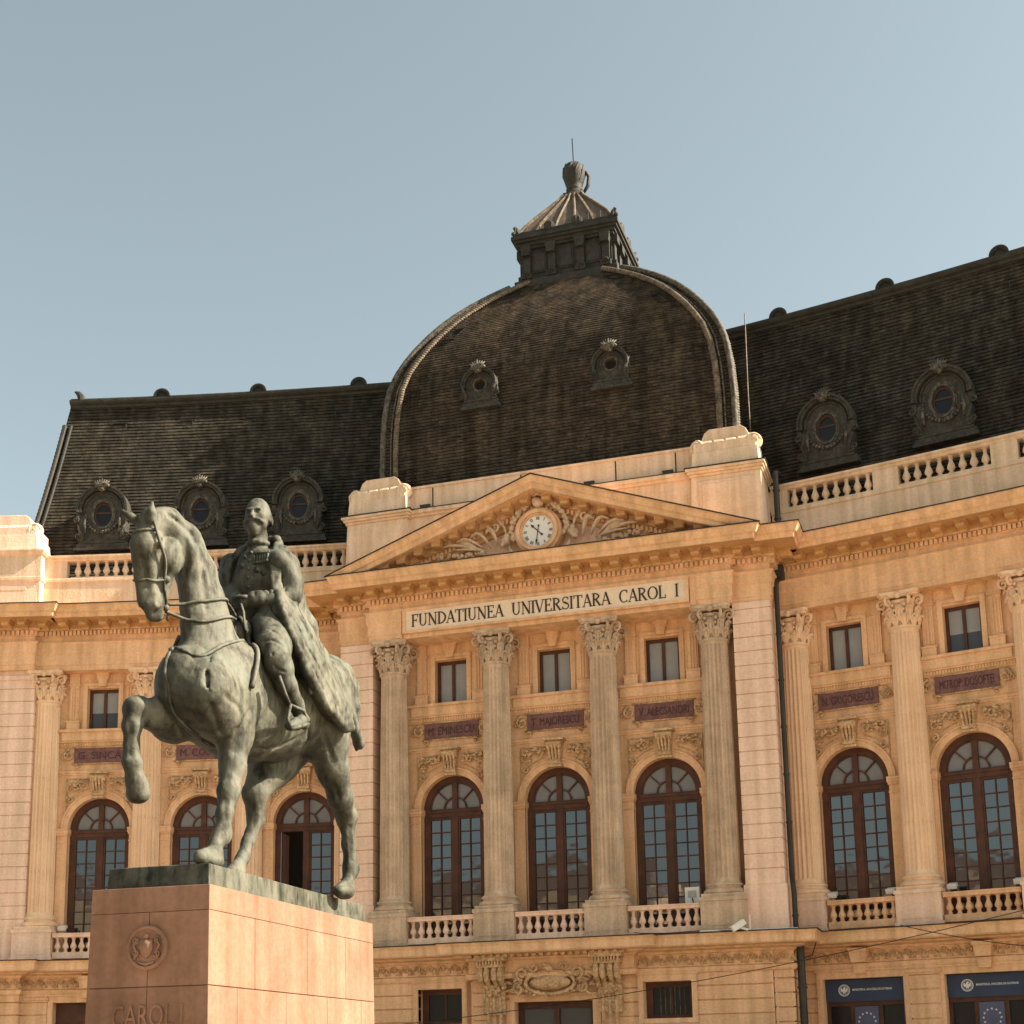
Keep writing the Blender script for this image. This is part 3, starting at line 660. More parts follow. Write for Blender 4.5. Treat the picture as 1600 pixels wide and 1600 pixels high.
def bay_trim(wy):
    t = MB(); zs = 9.66
    t.ring(1.03, 1.20, wy-0.045, wy+0.02, zs, 0, pi, 30); t.ring(1.20, 1.25, wy-0.085, wy+0.02, zs, 0, pi, 30)
    for s in (-1, 1):                # imposts and jamb strips
        x0, x1 = sorted((s*0.99, s*1.42)); t.box(x0, x1, wy-0.13, wy+0.3, 9.50, 9.60); t.box(x0+0.02, x1-0.02, wy-0.10, wy+0.3, 9.44, 9.50); t.box(x0-0.0, x1, wy-0.15, wy+0.3, 9.60, 9.66); t.box(x0+0.03, x1-0.03, wy-0.07, wy+0.3, 9.20, 9.25)
        x0, x1 = sorted((s*1.03, s*1.37)); t.box(x0, x1, wy-0.04, wy+0.05, 5.4, 9.44)
    # string course under the plaque, with drip
    t.box(-BW, BW, wy-0.06, wy+0.05, 11.53, 11.60); t.box(-BW, BW, wy-0.03, wy+0.05, 11.47, 11.53); t.box(-BW, BW, wy-0.035, wy+0.05, 12.40, 12.44)
    # sill cornice of the mezzanine
    t.box(-1.32, 1.32, wy-0.14, wy+0.05, 12.62, 12.90); t.box(-BW, BW, wy-0.10, wy+0.05, 12.56, 12.62); t.box(-BW, BW, wy-0.20, wy+0.1, 12.90, 12.99); t.box(-BW, BW, wy-0.05, wy+0.05, 12.44, 12.56); t.box(-BW, -1.32, wy-0.09, wy+0.05, 12.62, 12.90); t.box(1.32, BW, wy-0.09, wy+0.05, 12.62, 12.90)
    for i in range(40):
        x = -BW+0.045+i*0.0855; t.box(x, x+0.045, wy-0.085, wy-0.04, 12.455, 12.55)
    # mezzanine window surround, little pilasters and keystone
    for s in (-1, 1):
        x0, x1 = sorted((s*0.53, s*0.68)); t.box(x0, x1, wy-0.05, wy+0.02, 13.0, 14.50)
        x0, x1 = sorted((s*0.80, s*1.12)); t.box(x0-0.05, x1+0.05, wy-0.15, wy+0.02, 13.0, 13.24); t.box(x0-0.07, x1+0.07, wy-0.17, wy+0.02, 13.24, 13.29); t.box(x0, x1, wy-0.09, wy+0.02, 13.29, 14.52); t.box(x0-0.04, x1+0.04, wy-0.13, wy+0.02, 14.50, 14.56); t.box(x0-0.01, x1+0.01, wy-0.11, wy+0.02, 14.56, 14.93)
        for j in (0, 1, 2): xx = x0+0.05+j*0.09; t.box(xx, xx+0.045, wy-0.115, wy-0.08, 13.36, 14.40)
    t.box(-0.68, 0.68, wy-0.05, wy+0.02, 14.50, 14.60)
    t.prism([(-0.11, 14.46), (0.11, 14.46), (0.20, 14.92), (-0.20, 14.92)], wy-0.17, wy); t.prism([(-0.19, 14.72), (0.19, 14.72), (0.23, 14.92), (-0.23, 14.92)], wy-0.15, wy)
    return t
def keystone(wy):
    k = MB(); P = []
    k.prism([(-0.17, 10.70), (0.17, 10.70), (0.24, 11.46), (-0.24, 11.46)], wy-0.18, wy)
    k.tube([(-0.24, wy-0.20, 11.32), (0.24, wy-0.20, 11.32)], 0.14, 12); k.tube([(-0.19, wy-0.17, 10.80), (0.19, wy-0.17, 10.80)], 0.09, 10)
    for j in range(4): x = -0.17+j*0.113; k.tube([(x, wy-0.34, 11.30), (x*0.95, wy-0.27, 11.08), (x*0.85, wy-0.21, 10.92), (x*0.8, wy-0.26, 10.80)], 0.035, 6)
    k.box(-0.31, 0.31, wy-0.36, wy, 11.45, 11.52); k.box(-0.22, 0.22, wy-0.24, wy, 10.64, 10.71)
    return k
def spandrel(wy, seed):
    r = MB(); rn = random.Random(seed)
    for s in (-1, 1):
        pass
        # thin raised border
        for (xa, za, xb, zb) in ((0.34, 11.33, 1.12, 11.33), (1.12, 11.33, 1.12, 10.25)):
            r.tube([(s*xa, wy-0.02, za), (s*xb, wy-0.02, zb)], 0.022, 5)
        r.tube([(s*1.38*cos(a), wy-0.02, 9.66+1.38*sin(a)) for a in [0.62+0.075*i for i in range(10)]], 0.02, 5)
        # stalk and acanthus curls
        for (cx, cz, rr, a0, dr) in ((0.95, 10.98, 0.19, 2.6, -1), (0.62, 11.12, 0.13, 0.4, 1), (0.98, 10.62, 0.11, 1.4, 1), (0.44, 11.16, 0.10, 2.0, -1), (0.78, 11.2, 0.08, 2.0, 1)):
            spiral(r, s*cx, cz, rr, 1.15, a0 if s > 0 else pi-a0, dr*s, wy-0.07, 0.040, 14)
        for i in range(13):
            t = rn.random(); cx = 0.40+0.66*t; zlo = 9.66+sqrt(max(0, 1.47**2-cx**2)); cz = rn.uniform(min(zlo, 11.2), 11.28)
            a = rn.uniform(0, 2*pi); L = rn.uniform(0.08, 0.15)
            leafblade(r, [(s*(cx+L*cos(a)*q), cz+L*sin(a)*q) for q in (0, 0.35, 0.7, 1)], 0.045, wy-0.035, lift=0.11)
    return r
def plaque_frame(wy, seed):
    p = MB()
    for s in (-1, 1):
        spiral(p, s*1.06, 12.13, 0.20, 1.3, pi/2, -s, wy-0.07, 0.045, 16); spiral(p, s*1.24, 12.10, 0.13, 1.1, pi/2, s, wy-0.05, 0.035, 12)
        leafblade(p, [(s*(0.72+0.05*i), 11.80-0.02*(i % 2)) for i in range(5)], 0.045, wy-0.05); cluster(p, [(s*0.80, 11.76)], 0.04, wy-0.05, 3, 0.04, rn=random.Random(seed))
        p.ball((s*0.80, wy-0.06, 11.72), 0.05, None, 6, 5)
    p.box(-0.98, 0.98, wy-0.07, wy-0.02, 12.37, 12.41); p.box(-0.98, 0.98, wy-0.07, wy-0.02, 11.82, 11.86)
    return p
def arched_window(open_left=False, seed=0, glass='glass_pale'):
    f = MB(); y0, y1 = 0.0, 0.12; zs = 9.66; R = 1.03; bot = 5.6; tz0, tz1 = 9.40, 9.66
    f.ring(0.84, R, y0-0.02, y1, zs, 0, pi, 28); f.ring(0.80, 0.84, y0+0.02, y1-0.02, zs, 0, pi, 28)
    f.box(-R, -0.87, y0-0.02, y1, bot, zs); f.box(0.87, R, y0-0.02, y1, bot, zs)
    f.box(-0.87, 0.87, y0-0.04, y1, tz0, tz1); f.box(-0.90, 0.90, y0-0.07, y0-0.04, tz1-0.12, tz1-0.04)
    f.box(-0.085, 0.085, y0-0.03, y1, tz1, zs+0.83); f.ring(0.34, 0.385, y0+0.0, y1-0.03, zs, 0, pi, 18)
    for a in (pi/4, 3*pi/4):
        f.prism([(0.38*cos(a-0.05), zs+0.38*sin(a-0.05)), (0.82*cos(a-0.024), zs+0.82*sin(a-0.024)), (0.82*cos(a+0.024), zs+0.82*sin(a+0.024)), (0.38*cos(a+0.05), zs+0.38*sin(a+0.05))], y0+0.005, y1-0.035)
    rn = random.Random(seed); pn = MB(); nrow = 9; ztop = tz0-0.07; zbt = 5.75; hz = (ztop-zbt)/nrow
    f.box(-0.10, 0.10, y0-0.03, y1, bot, tz0)
    for s in (-1, 1):
        if s == -1 and open_left:            # leaf swung inwards: only its edge shows
            f.box(-0.86, -0.80, y1, y1+0.75, bot, tz0-0.02); continue
        x0, x1 = sorted((s*0.10, s*0.87))
        f.box(x0, x0+0.055, y0, y1-0.02, bot, tz0); f.box(x1-0.055, x1, y0, y1-0.02, bot, tz0); f.box(x0+0.055, x1-0.055, y0, y1-0.02, ztop, tz0); f.box(x0+0.055, x1-0.055, y0, y1-0.02, bot, zbt)
        xa, xb = x0+0.055, x1-0.055; xm = (xa+xb)/2
        f.box(xm-0.016, xm+0.016, y0+0.01, y1-0.03, zbt, ztop)
        for j in range(1, nrow): f.box(xa, xb, y0+0.015, y1-0.035, zbt+hz*j-0.015, zbt+hz*j+0.015)
        for j in range(nrow):
            for (a, b) in ((xa, xm), (xm, xb)):
                t1, t2 = rn.gauss(0, 0.0035), rn.gauss(0, 0.0035); c = Vector(((a+b)/2, y0+0.06, zbt+hz*(j+0.5)))
                M = Matrix.Translation(c) @ Matrix.Rotation(t1, 4, 'Z') @ Matrix.Rotation(t2, 4, 'X')
                w2, h2 = (b-a)/2, hz/2; pn.add([(-w2, 0, -h2), (w2, 0, -h2), (w2, 0, h2), (-w2, 0, h2)], [(0, 1, 2, 3)], M)
    ln = MB(); P = [(0.84*cos(pi*i/20), 0.07, zs+0.84*sin(pi*i/20)) for i in range(21)]; ln.add(P, [tuple(range(21))])
    return f, pn, ln
def upper_window(F, seed=0, half=False):
    f = MB(); y0, y1 = 0.0, 0.10; z0, z1 = 13.0, 14.42
    f.box(-0.53, -0.44, y0, y1, z0, z1); f.box(0.44, 0.53, y0, y1, z0, z1); f.box(-0.44, 0.44, y0, y1, z0, z0+0.08); f.box(-0.44, 0.44, y0, y1, z1-0.10, z1); f.box(-0.045, 0.045, y0-0.01, y1, z0+0.08, z1-0.1)
    o = f.build('mezzanine_window', 'wood', LIB, loc=F)
    p = MB(); p.box(-0.44, 0.44, y0+0.06, y0+0.07, z0+(0.62 if half else 0.08), z1-0.1); p.build('pane', 'glass_curtain', o)
    if half: q = MB(); q.box(-0.44, 0.44, y0+0.061, y0+0.069, z0+0.08, z0+0.62); q.build('lower_pane', 'glass_dim', o)
NAMES = {('c', 0): 'M. EMINESCU', ('c', 1): 'T. MAIORESCU', ('c', 2): 'V. ALECSANDRI', (1, 0): 'N. GRIGORESCU', (1, 1): 'MITROP. DOSOFTEI', (1, 2): 'I. CREANGA', (-1, 0): 'G. LAZAR', (-1, 1): 'M. COSTIN', (-1, 2): 'G. SINCAI'}
def text_mesh(s, width, height, depth, name, m, parent, F, bold=0.0, shear=0.0):
    c = bpy.data.curves.new('lettering', 'FONT'); c.body = s; c.size = 1; c.extrude = 0.5; c.offset = bold; c.align_x = 'CENTER'; c.align_y = 'CENTER'; c.resolution_u = 3
    o = bpy.data.objects.new('lettering', c); COL.objects.link(o)
    bpy.context.view_layer.update(); dg = bpy.context.evaluated_depsgraph_get(); me = bpy.data.meshes.new_from_object(o.evaluated_get(dg)); bpy.data.objects.remove(o)
    xs = [v.co.x for v in me.vertices]; ys = [v.co.y for v in me.vertices]; w = max(xs)-min(xs); h = max(ys)-min(ys); cx = (max(xs)+min(xs))/2; cy = (max(ys)+min(ys))/2
    for v in me.vertices: x, y, z = v.co; v.co = ((x-cx)*width/w, -(z+0.5)*depth, (y-cy)*height/h)
    me.materials.clear(); me.materials.append(MT[m]); me.name = name
    ob = bpy.data.objects.new(name, me); COL.objects.link(ob); ob.parent = parent; ob.matrix_local = F; return ob
def shared(cache, key, fn):
    if key not in cache: cache[key] = fn()
    return cache[key]
CA = {}
def add_bay(F, wy, side, idx, wallm, carvem):
    key = wy
    bsplit(spandrel(wy, 5+idx), 'spandrel_carving', carvem, LIB, loc=F)
    for nm, fn, m in (('bay_wall', lambda: bay_wall(wy), wallm), ('bay_mouldings', lambda: bay_trim(wy), wallm), ('keystone', lambda: keystone(wy), carvem)):
        me = shared(CA, (nm, wy, (idx % 2) if nm == 'spandrel_carving' else 0), lambda: fn().mesh(nm, m, False))
        o = bpy.data.objects.new(nm, me); COL.objects.link(o); o.parent = LIB; o.matrix_local = F
    pf = bpy.data.objects.new('name_plaque', None)
    p = MB(); p.box(-0.90, 0.90, wy-0.05, wy, 11.86, 12.37); po = p.build('name_plaque', 'plaque', LIB, loc=F)
    plaque_frame(wy, idx).build('scroll_frame', carvem, po, smooth=True)
    text_mesh(NAMES[(side, idx)], 1.52, 0.25, 0.012, 'inscription', 'plaque_letter', po, T(0, wy-0.05, 12.115), 0.0)
    f, pn, ln = arched_window(open_left=(side == -1 and idx == 0), seed=hash((str(side), idx)) % 1000 if False else idx*7+(11 if side == -1 else 3))
    FW = F @ T(0, wy+0.24)
    wo = f.build('arched_window', 'wood', LIB, loc=FW); bsplit(pn, 'pane', 'glass', wo); ln.build('lunette_pane', 'glass_pale', wo)
    upper_window(F @ T(0, wy+0.22), half=(side != 'c' and not (side == 1 and idx == 0)))
    dk = MB(); dk.box(-1.2, 1.2, wy+1.6, wy+1.7, 5.3, 10.9); dk.build('dark_room', 'dark', LIB, loc=F)
for i, x in enumerate((-3.4, 0, 3.4)): add_bay(T(x, 0), 0.60, 'c', i, 'stucco', 'carved')
for s in (-1, 1):
    for k in range(3): add_bay(WF(s, k+0.47), 0.14, s, k, 'stucco', 'carved')
mb = MB()
for s in (-1, 1): x0, x1 = sorted((s*5.1, s*5.75)); mb.box(x0, x1, 0.6, 0.7, 5.2, 15.0)
bsplit(mb, 'end_wall', 'stucco', LIB)
mb = MB()
for s in (-1, 1): mb.box(-0.35, 0.35, 0.14, 0.5, 5.2, 15.0, WF(s, 3.03)); mb.box(-0.4, 0.4, 0.14, 0.5, 5.2, 15.0, WF(s, -0.02))
bsplit(mb, 'end_wall', 'stucco', LIB)
# ---- balcony ledge with running-dog frieze
GC = [(2.50, -0.62), (2.50, -0.30), (6.38, -0.30), (6.38, -0.20), (6.95, -0.20)]
gp = full_path(GC, -0.25, -0.62)
e = MB()
sweep(e, gp, [(-0.06, 4.22), (0.05, 4.24), (0.08, 4.30), (0.08, 4.38), (0.0, 4.42), (0.0, 4.76), (0.05, 4.78), (0.09, 4.84), (0.30, 4.88), (0.34, 4.92), (0.66, 4.94), (0.70, 4.98), (0.70, 5.17), (0.75, 5.24), (0.75, 5.27), (-1.6, 5.31)])
e.build('balcony_ledge', 'stucco', LIB)
e = MB(); sweep(e, gp, [(0.5, 5.285), (0.78, 5.262), (0.785, 5.295), (0.5, 5.31)]); e.build('ledge_flashing', 'lead', LIB)
e = MB(); sweep(e, gp, [(-1.7, 5.28), (-0.1, 5.30)], caps=False); e.build('balcony_floor', 'stucco', LIB)
wv = MB()
for i in range(len(gp)-1):
    a = Vector(gp[i]); b = Vector(gp[i+1]); L = (b-a).length
    if L < 0.33: continue
    if abs(a.x) < 2.6 and abs(b.x) < 2.6: continue
    n = max(1, int(round(L/0.40))); ang = atan2((b-a).y, (b-a).x)
    for k in range(n):
        p = a+(b-a)*((k+0.5)/n); F = T(p.x, p.y, 0, ang); st = L/n
        spiral(wv, 0.02, 4.61, 0.115, 1.3, pi, -1, -0.03, 0.03, 14, F, tail=[(-st/2, 4.47), (-0.13, 4.52)])
        wv.prism([(st/2-0.10, 4.46), (st/2+0.10, 4.46), (st/2+0.02, 4.60), (st/2-0.03, 4.66)], -0.035, 0.0, F)
for s in (-1, 1):
    w_ = MB(); mp = {}
    for f in wv.f:
        if (wv.v[f[0]][0] > 0) == (s > 0):
            for i in f:
                if i not in mp: mp[i] = len(w_.v); w_.v.append(wv.v[i])
            w_.f.append(tuple(mp[i] for i in f))
    w_.build('wave_frieze', 'carved', LIB, smooth=True)['kind'] = 'stuff'

# ---- balustrades
def baluster_mesh(h, r=1.0):
    b = MB(); z = 0
    P = [(0.085, 0), (0.085, 0.05), (0.05, 0.07), (0.06, 0.11), (0.075, 0.13), (0.045, 0.17), (0.05, 0.20), (0.10, 0.33), (0.105, 0.40), (0.085, 0.52), (0.05, 0.70), (0.045, 0.80), (0.065, 0.83), (0.045, 0.86), (0.06, 0.93), (0.085, 0.95), (0.085, 1.0)]
    b.lathe([(rr*r, zz*h) for rr, zz in P], 12); return b
def balustrade(F, x0, x1, z0, z1, n, m, rail=0.13, base=0.16, y=0.0, dpt=0.26):
    o = MB(); o.box(x0, x1, y-dpt/2, y+dpt/2, z0, z0+base); o.box(x0, x1, y-dpt/2-0.03, y+dpt/2+0.03, z1-rail, z1-0.035); o.box(x0, x1, y-dpt/2-0.055, y+dpt/2+0.055, z1-0.035, z1)
    bo = o.build('balustrade', m, LIB, loc=F)
    hb = z1-rail-z0-base; st = (x1-x0)/n; first = None
    for i in range(n):
        xx = x0+st*(i+0.5)
        if first is None: first = baluster_mesh(hb, 1.0).build('baluster', m, bo, smooth=True); first.matrix_local = T(xx, y, z0+base)
        else: c = first.copy(); COL.objects.link(c); c.parent = bo; c.matrix_local = T(xx, y, z0+base)
for x in (-3.4, 0, 3.4): balustrade(T(x, 0), -1.05, 1.05, 5.36, 6.17, 8, 'stucco_pink', y=-0.42, base=0.17)
for s in (-1, 1):
    for k in range(3): balustrade(WF(s, k+(0.53 if k == 0 else 0.5)), -1.04 if k else -0.98, 1.04 if k else 0.98, 5.36, 6.17, 8, 'stucco_pink' if s < 0 else 'stucco', y=-0.42, base=0.20)
# parapet above the wings
pp = MB()
for s in (-1, 1):
    path = [arcp(s, -0.1+3.2*i/16, -0.02) for i in range(17)]
    if s == -1: path = path[::-1]
    sweep(pp, path, [(0.06, 16.9), (0.06, 17.15), (0.02, 17.2), (0.0, 18.12), (0.04, 18.15), (0.04, 18.24), (-0.02, 18.28), (-0.3, 18.28), (-0.3, 16.9)])
    for k in (-0.06, 0.93, 1.93, 2.98): pp.box(-0.38, 0.38, -0.02, 0.28, 18.26, 18.92, WF(s, k))
    sweep(pp, [(x, y) for x, y in path], [(-0.34, 18.88), (0.0, 18.88), (0.04, 18.92), (0.04, 18.96), (0.10, 19.0), (0.10, 19.06), (-0.34, 19.08)])
bsplit(pp, 'parapet', 'attic', LIB)
for s in (-1, 1):
    for k in range(3):
        F = WF(s, k+0.435+(0.0 if k else 0.0)); bo = None
        o = MB(); o.box(-1.35, 1.35, 0.0, 0.24, 18.27, 18.32); o = o.build('balustrade', 'attic', LIB, loc=F); n = 8; st = 2.62/n; first = None
        for i in range(n):
            M = T(-1.31+st*(i+0.5), 0.12, 18.30)
            if first is None: first = shared(CA, 'topbal', lambda: baluster_mesh(0.60, 1.15).mesh('baluster', 'attic', True)); 
            c = bpy.data.objects.new('baluster', first); COL.objects.link(c); c.parent = o; c.matrix_local = M
# end pavilion parapets
for s in (-1, 1):
    mb = MB(); pts = [arcp(s, KP, 0.3), arcp(s, KP, -0.45)]+[arcp(s, KP+0.38*i, -0.45) for i in range(1, 6)]
    if s == -1: pts = pts[::-1]
    sweep(mb, pts, [(0.05, 16.9), (0.05, 17.2), (0, 17.25), (0, 18.05), (0.05, 18.1), (0.05, 18.2), (0.02, 18.22), (0.02, 18.95), (0.08, 19.0), (0.14, 19.08), (0.14, 19.14), (-0.5, 19.2)])
    mb.build('pavilion_parapet', 'attic', LIB)

# ---- attic block behind the pediment, corner pedestals with scroll ornaments
at = MB()
at.box(-4.75, 4.75, 0.20, 1.0, 16.9, 19.16); at.box(-4.7, 4.7, 0.13, 1.0, 19.16, 19.26); at.box(-4.7, 4.7, 0.06, 1.0, 19.26, 19.38); at.box(-4.95, 4.95, 0.42, 1.3, 19.38, 20.26)
at.box(-4.95, 4.95, 0.38, 1.3, 20.22, 20.30)
for s in (-1, 1):
    x0, x1 = sorted((s*3.15, s*4.45)); at.box(x0, x1, 0.185, 0.25, 17.7, 18.9); at.box(x0+0.08, x1-0.08, 0.17, 0.25, 17.78, 18.82)
at.build('attic_wall', 'attic', LIB)
aj = MB()
for x in (-3.9, -0.9, 2.2, 4.1): aj.box(x-0.02, x+0.02, 0.412, 0.43, 19.40, 20.2)
bsplit(aj, 'wall_joint', 'lead', LIB)
sc = MB()
for x in (-4.15, 1.35, 3.85): sc.prism([(x-0.12, 19.40), (x+0.12, 19.40), (x+0.17, 19.62), (x-0.17, 19.62)], 0.30, 0.45)
bsplit(sc, 'rain_outlet', 'pipe', LIB)
def pedestal(F, parent, w=2.1, m='attic'):
    h = w/2; p = MB()
    p.frust((-h-0.07, h+0.07, -0.07, 1.5), (-h, h, 0.0, 1.5), 16.9, 19.12)
    p.box(-h-0.05, h+0.05, -0.05, 1.55, 19.12, 19.20); p.box(-h-0.10, h+0.10, -0.12, 1.6, 19.20, 19.28); p.box(-h-0.15, h+0.15, -0.18, 1.65, 19.28, 19.36)
    p.box(-h+0.22, h-0.22, -0.035, 0.1, 17.82, 18.96); p.box(-h+0.32, h-0.32, -0.05, 0.1, 17.92, 18.86)
    p.frust((-h+0.02, h-0.02, -0.03, 1.45), (-h+0.06, h-0.06, 0.02, 1.4), 19.36, 19.92)
    o = p.build('corner_pedestal', m, parent, loc=F, bev=0.015)
    q = MB(); yc = 0.30
    for i in range(4):
        a = -h+0.32+i*(w-0.64)/4; b = a+(w-0.64)/4-0.03
        q.lathe([(0.20, a), (0.235, a+0.03), (0.235, b-0.03), (0.20, b)], 16, T(0, yc, 20.12) @ Matrix.Rotation(pi/2, 4, 'Y'))
    q.box(-h+0.1, h-0.1, 0.05, 1.3, 19.90, 20.22)
    q2 = MB()
    for s in (-1, 1):
        F2 = T(s*(h-0.20), yc-0.05, 20.12)
        q.lathe([(0.24, -0.12), (0.27, -0.08), (0.27, 0.08), (0.24, 0.12)], 16, F2 @ Matrix.Rotation(s*0.5, 4, 'Z') @ Matrix.Rotation(pi/2, 4, 'X'))
        spiral(q2, s*(h-0.20), 20.12, 0.22, 1.7, 0, s, yc-0.20, 0.035, 20); q2.ball((s*(h-0.20), yc-0.2, 20.12), 0.07)
        for j in range(5): leafblade(q2, [(s*(h-0.30-0.1*t), 20.16+0.06*j+0.12*t) for t in (0, 0.5, 1)], 0.045, yc-0.12+0.08*j)
    P = [(-h+0.32, 20.20), (h-0.32, 20.20), (h-0.34, 20.45), (h-0.42, 20.62), (h-0.56, 20.72), (-h+0.56, 20.72), (-h+0.42, 20.62), (-h+0.34, 20.45)]
    q.prism(P, 0.26, 1.2)
    q.build('scroll_ornament', m, o, bev=0.02); bsplit(q2, 'scroll_relief', 'relief', o, smooth=True)
    return o
pedestal(T(5.68, 0), LIB); pedestal(T(-5.68, 0), LIB)
for s in (-1, 1):
    F = WF(s, KP+0.36, -0.42); o = pedestal(F @ T(0, 0, -0.18), LIB, 2.2, 'stucco_pink')
fl = MB()
for x in (-5.68, 5.68): fl.box(x-1.23, x+1.23, -0.20, 1.62, 19.362, 19.39)
fl.box(-4.6, 4.6, 0.04, 0.42, 19.382, 19.405)
fl.build('attic_flashing', 'lead', LIB)

# ---- wing roofs: overlapping slate courses on a steep curved slope
ZB, ZT = 17.6, 25.86; OB, OT = 0.62, 2.55; KB, KT = 3.50, 3.15
def roof_off(z): t = (z-ZB)/(ZT-ZB); return OB+(OT-OB)*t+0.10*sin(pi*t)
def roof_kend(z): t = (z-ZB)/(ZT-ZB); return KB+(KT-KB)*t-0.02*sin(pi*t)
for s in (-1, 1):
    mb = MB(); NR = 62; NU = 30; vs = []; fs = []; rows = []
    for j in range(NR):
        za = ZB+(ZT-ZB)*j/NR; zb2 = ZB+(ZT-ZB)*(j+1)/NR
        g_ = 0.030; rows.append((za, roof_off(za)-0.016)); rows.append((zb2-g_, roof_off(zb2)-0.004)); rows.append((zb2-g_+0.001, roof_off(zb2)+0.035)); rows.append((zb2-0.001, roof_off(zb2)+0.035))
    for z, off in rows:
        ke = roof_kend(z)
        for i in range(NU+1):
            k = -1.6+(ke+1.6)*i/NU; x, y = arcp(s, k, off); vs.append((x, y, z))
    n = NU+1
    for j in range(len(rows)-1):
        for i in range(NU): fs.append((j*n+i, j*n+i+1, (j+1)*n+i+1, (j+1)*n+i))
    # hip side and flat top
    o = len(vs)
    for z, off in (rows[0], rows[len(rows)//2], rows[-1]):
        vs.append((*arcp(s, roof_kend(z), off), z)); vs.append((*arcp(s, roof_kend(z)-0.1, 9.0), z))
    fs += [(o, o+1, o+3, o+2), (o+2, o+3, o+5, o+4)]
    o = len(vs)
    for i in range(9):
        k = -1.6+(KT+1.6)*i/8; vs.append((*arcp(s, k, OT+0.02), ZT)); vs.append((*arcp(s, k, 9.0), ZT))
    fs += [(o+2*i, o+2*i+1, o+2*i+3, o+2*i+2) for i in range(8)]
    mb.add(vs, fs); ro = mb.build('wing_roof', 'slate', LIB)
    # ridge capping with projecting roll, half-round crests and hip rolls
    rg = MB(); path = [arcp(s, -1.3+(KT+1.3)*i/18, OT) for i in range(19)]
    if s == -1: path = path[::-1]
    sweep(rg, path, [(0.0, 25.62), (0.10, 25.66), (0.12, 25.74), (0.20, 25.78), (0.25, 25.84), (0.25, 25.92), (0.05, 25.99), (-0.5, 25.99)])
    rg.tube([(x, y-0.02, 26.0) for x, y in path], 0.06, 6)
    rg.build('ridge_capping', 'lead', ro)
    for kk in (-0.16, 0.86, 1.88) if s == 1 else (0.11, 1.17, 2.19):
        c = MB(); c.ring(0.20, 0.29, -0.10, 0.25, 26.0, 0, pi, 14); c.ring(0.0, 0.20, -0.04, 0.2, 26.0, 0, pi, 14); c.ring(0.25, 0.31, -0.13, -0.09, 26.0, 0, pi, 14); c.box(-0.31, 0.31, -0.1, 0.25, 25.9, 26.0)
        c.build('ridge_crest', 'lead', ro, loc=WF(s, kk, OT))
    h = MB(); h.tube([arcp(s, KT-0.03, OT)+(26.35-0.0,), arcp(s, KT-0.07, OT)+(26.28,), arcp(s, KT-0.10, OT)+(26.12,), arcp(s, KT-0.11, OT)+(25.9,)], [0.03, 0.10, 0.14, 0.16], 8); h.build('ridge_horn', 'lead', ro)
    hr = MB()
    for dk, rr in ((0.0, 0.085), (-0.065, 0.06)):
        hr.tube([arcp(s, roof_kend(z)+dk*1.0, roof_off(z)-0.06)+(z,) for z in [ZB+(24.9-ZB)*i/14 for i in range(15)]], rr, 8)
    for i in range(46):
        z = ZB+0.15+(24.9-ZB)*i/46; hr.ball(arcp(s, roof_kend(z)+0.02, roof_off(z)+0.02)+(z,), 0.075, None, 6, 4)
    hr.build('hip_roll', 'lead', ro)
    bd = MB()
    for kk in (0.4, 1.2, 1.9, 2.6): 
        F = WF(s, kk, roof_off(25.0)-0.06); bd.box(-0.25, 0.25, 0, 0.05, 24.95, 24.98, F); bd.box(0.17, 0.2, 0, 0.05, 24.6, 24.95, F)
    bsplit(bd, 'snow_guard', 'lead', ro)
# low roof of the left pavilion
for s in (-1, 1):
    mb = MB(); a = arcp(s, 3.66, 0.7); b = arcp(s, 5.2, 0.5); c = arcp(s, 3.70, 2.8); d = arcp(s, 5.2, 2.8); e2 = arcp(s, 3.66, 4.5); f2 = arcp(s, 5.2, 4.5)
    mb.add([a+(17.5,), b+(17.5,), c+(21.0,), d+(21.3,), e2+(17.5,), f2+(17.5,)], [(0, 1, 3, 2), (2, 3, 5, 4), (0, 2, 4)]); mb.build('pavilion_roof', 'slate', LIB)

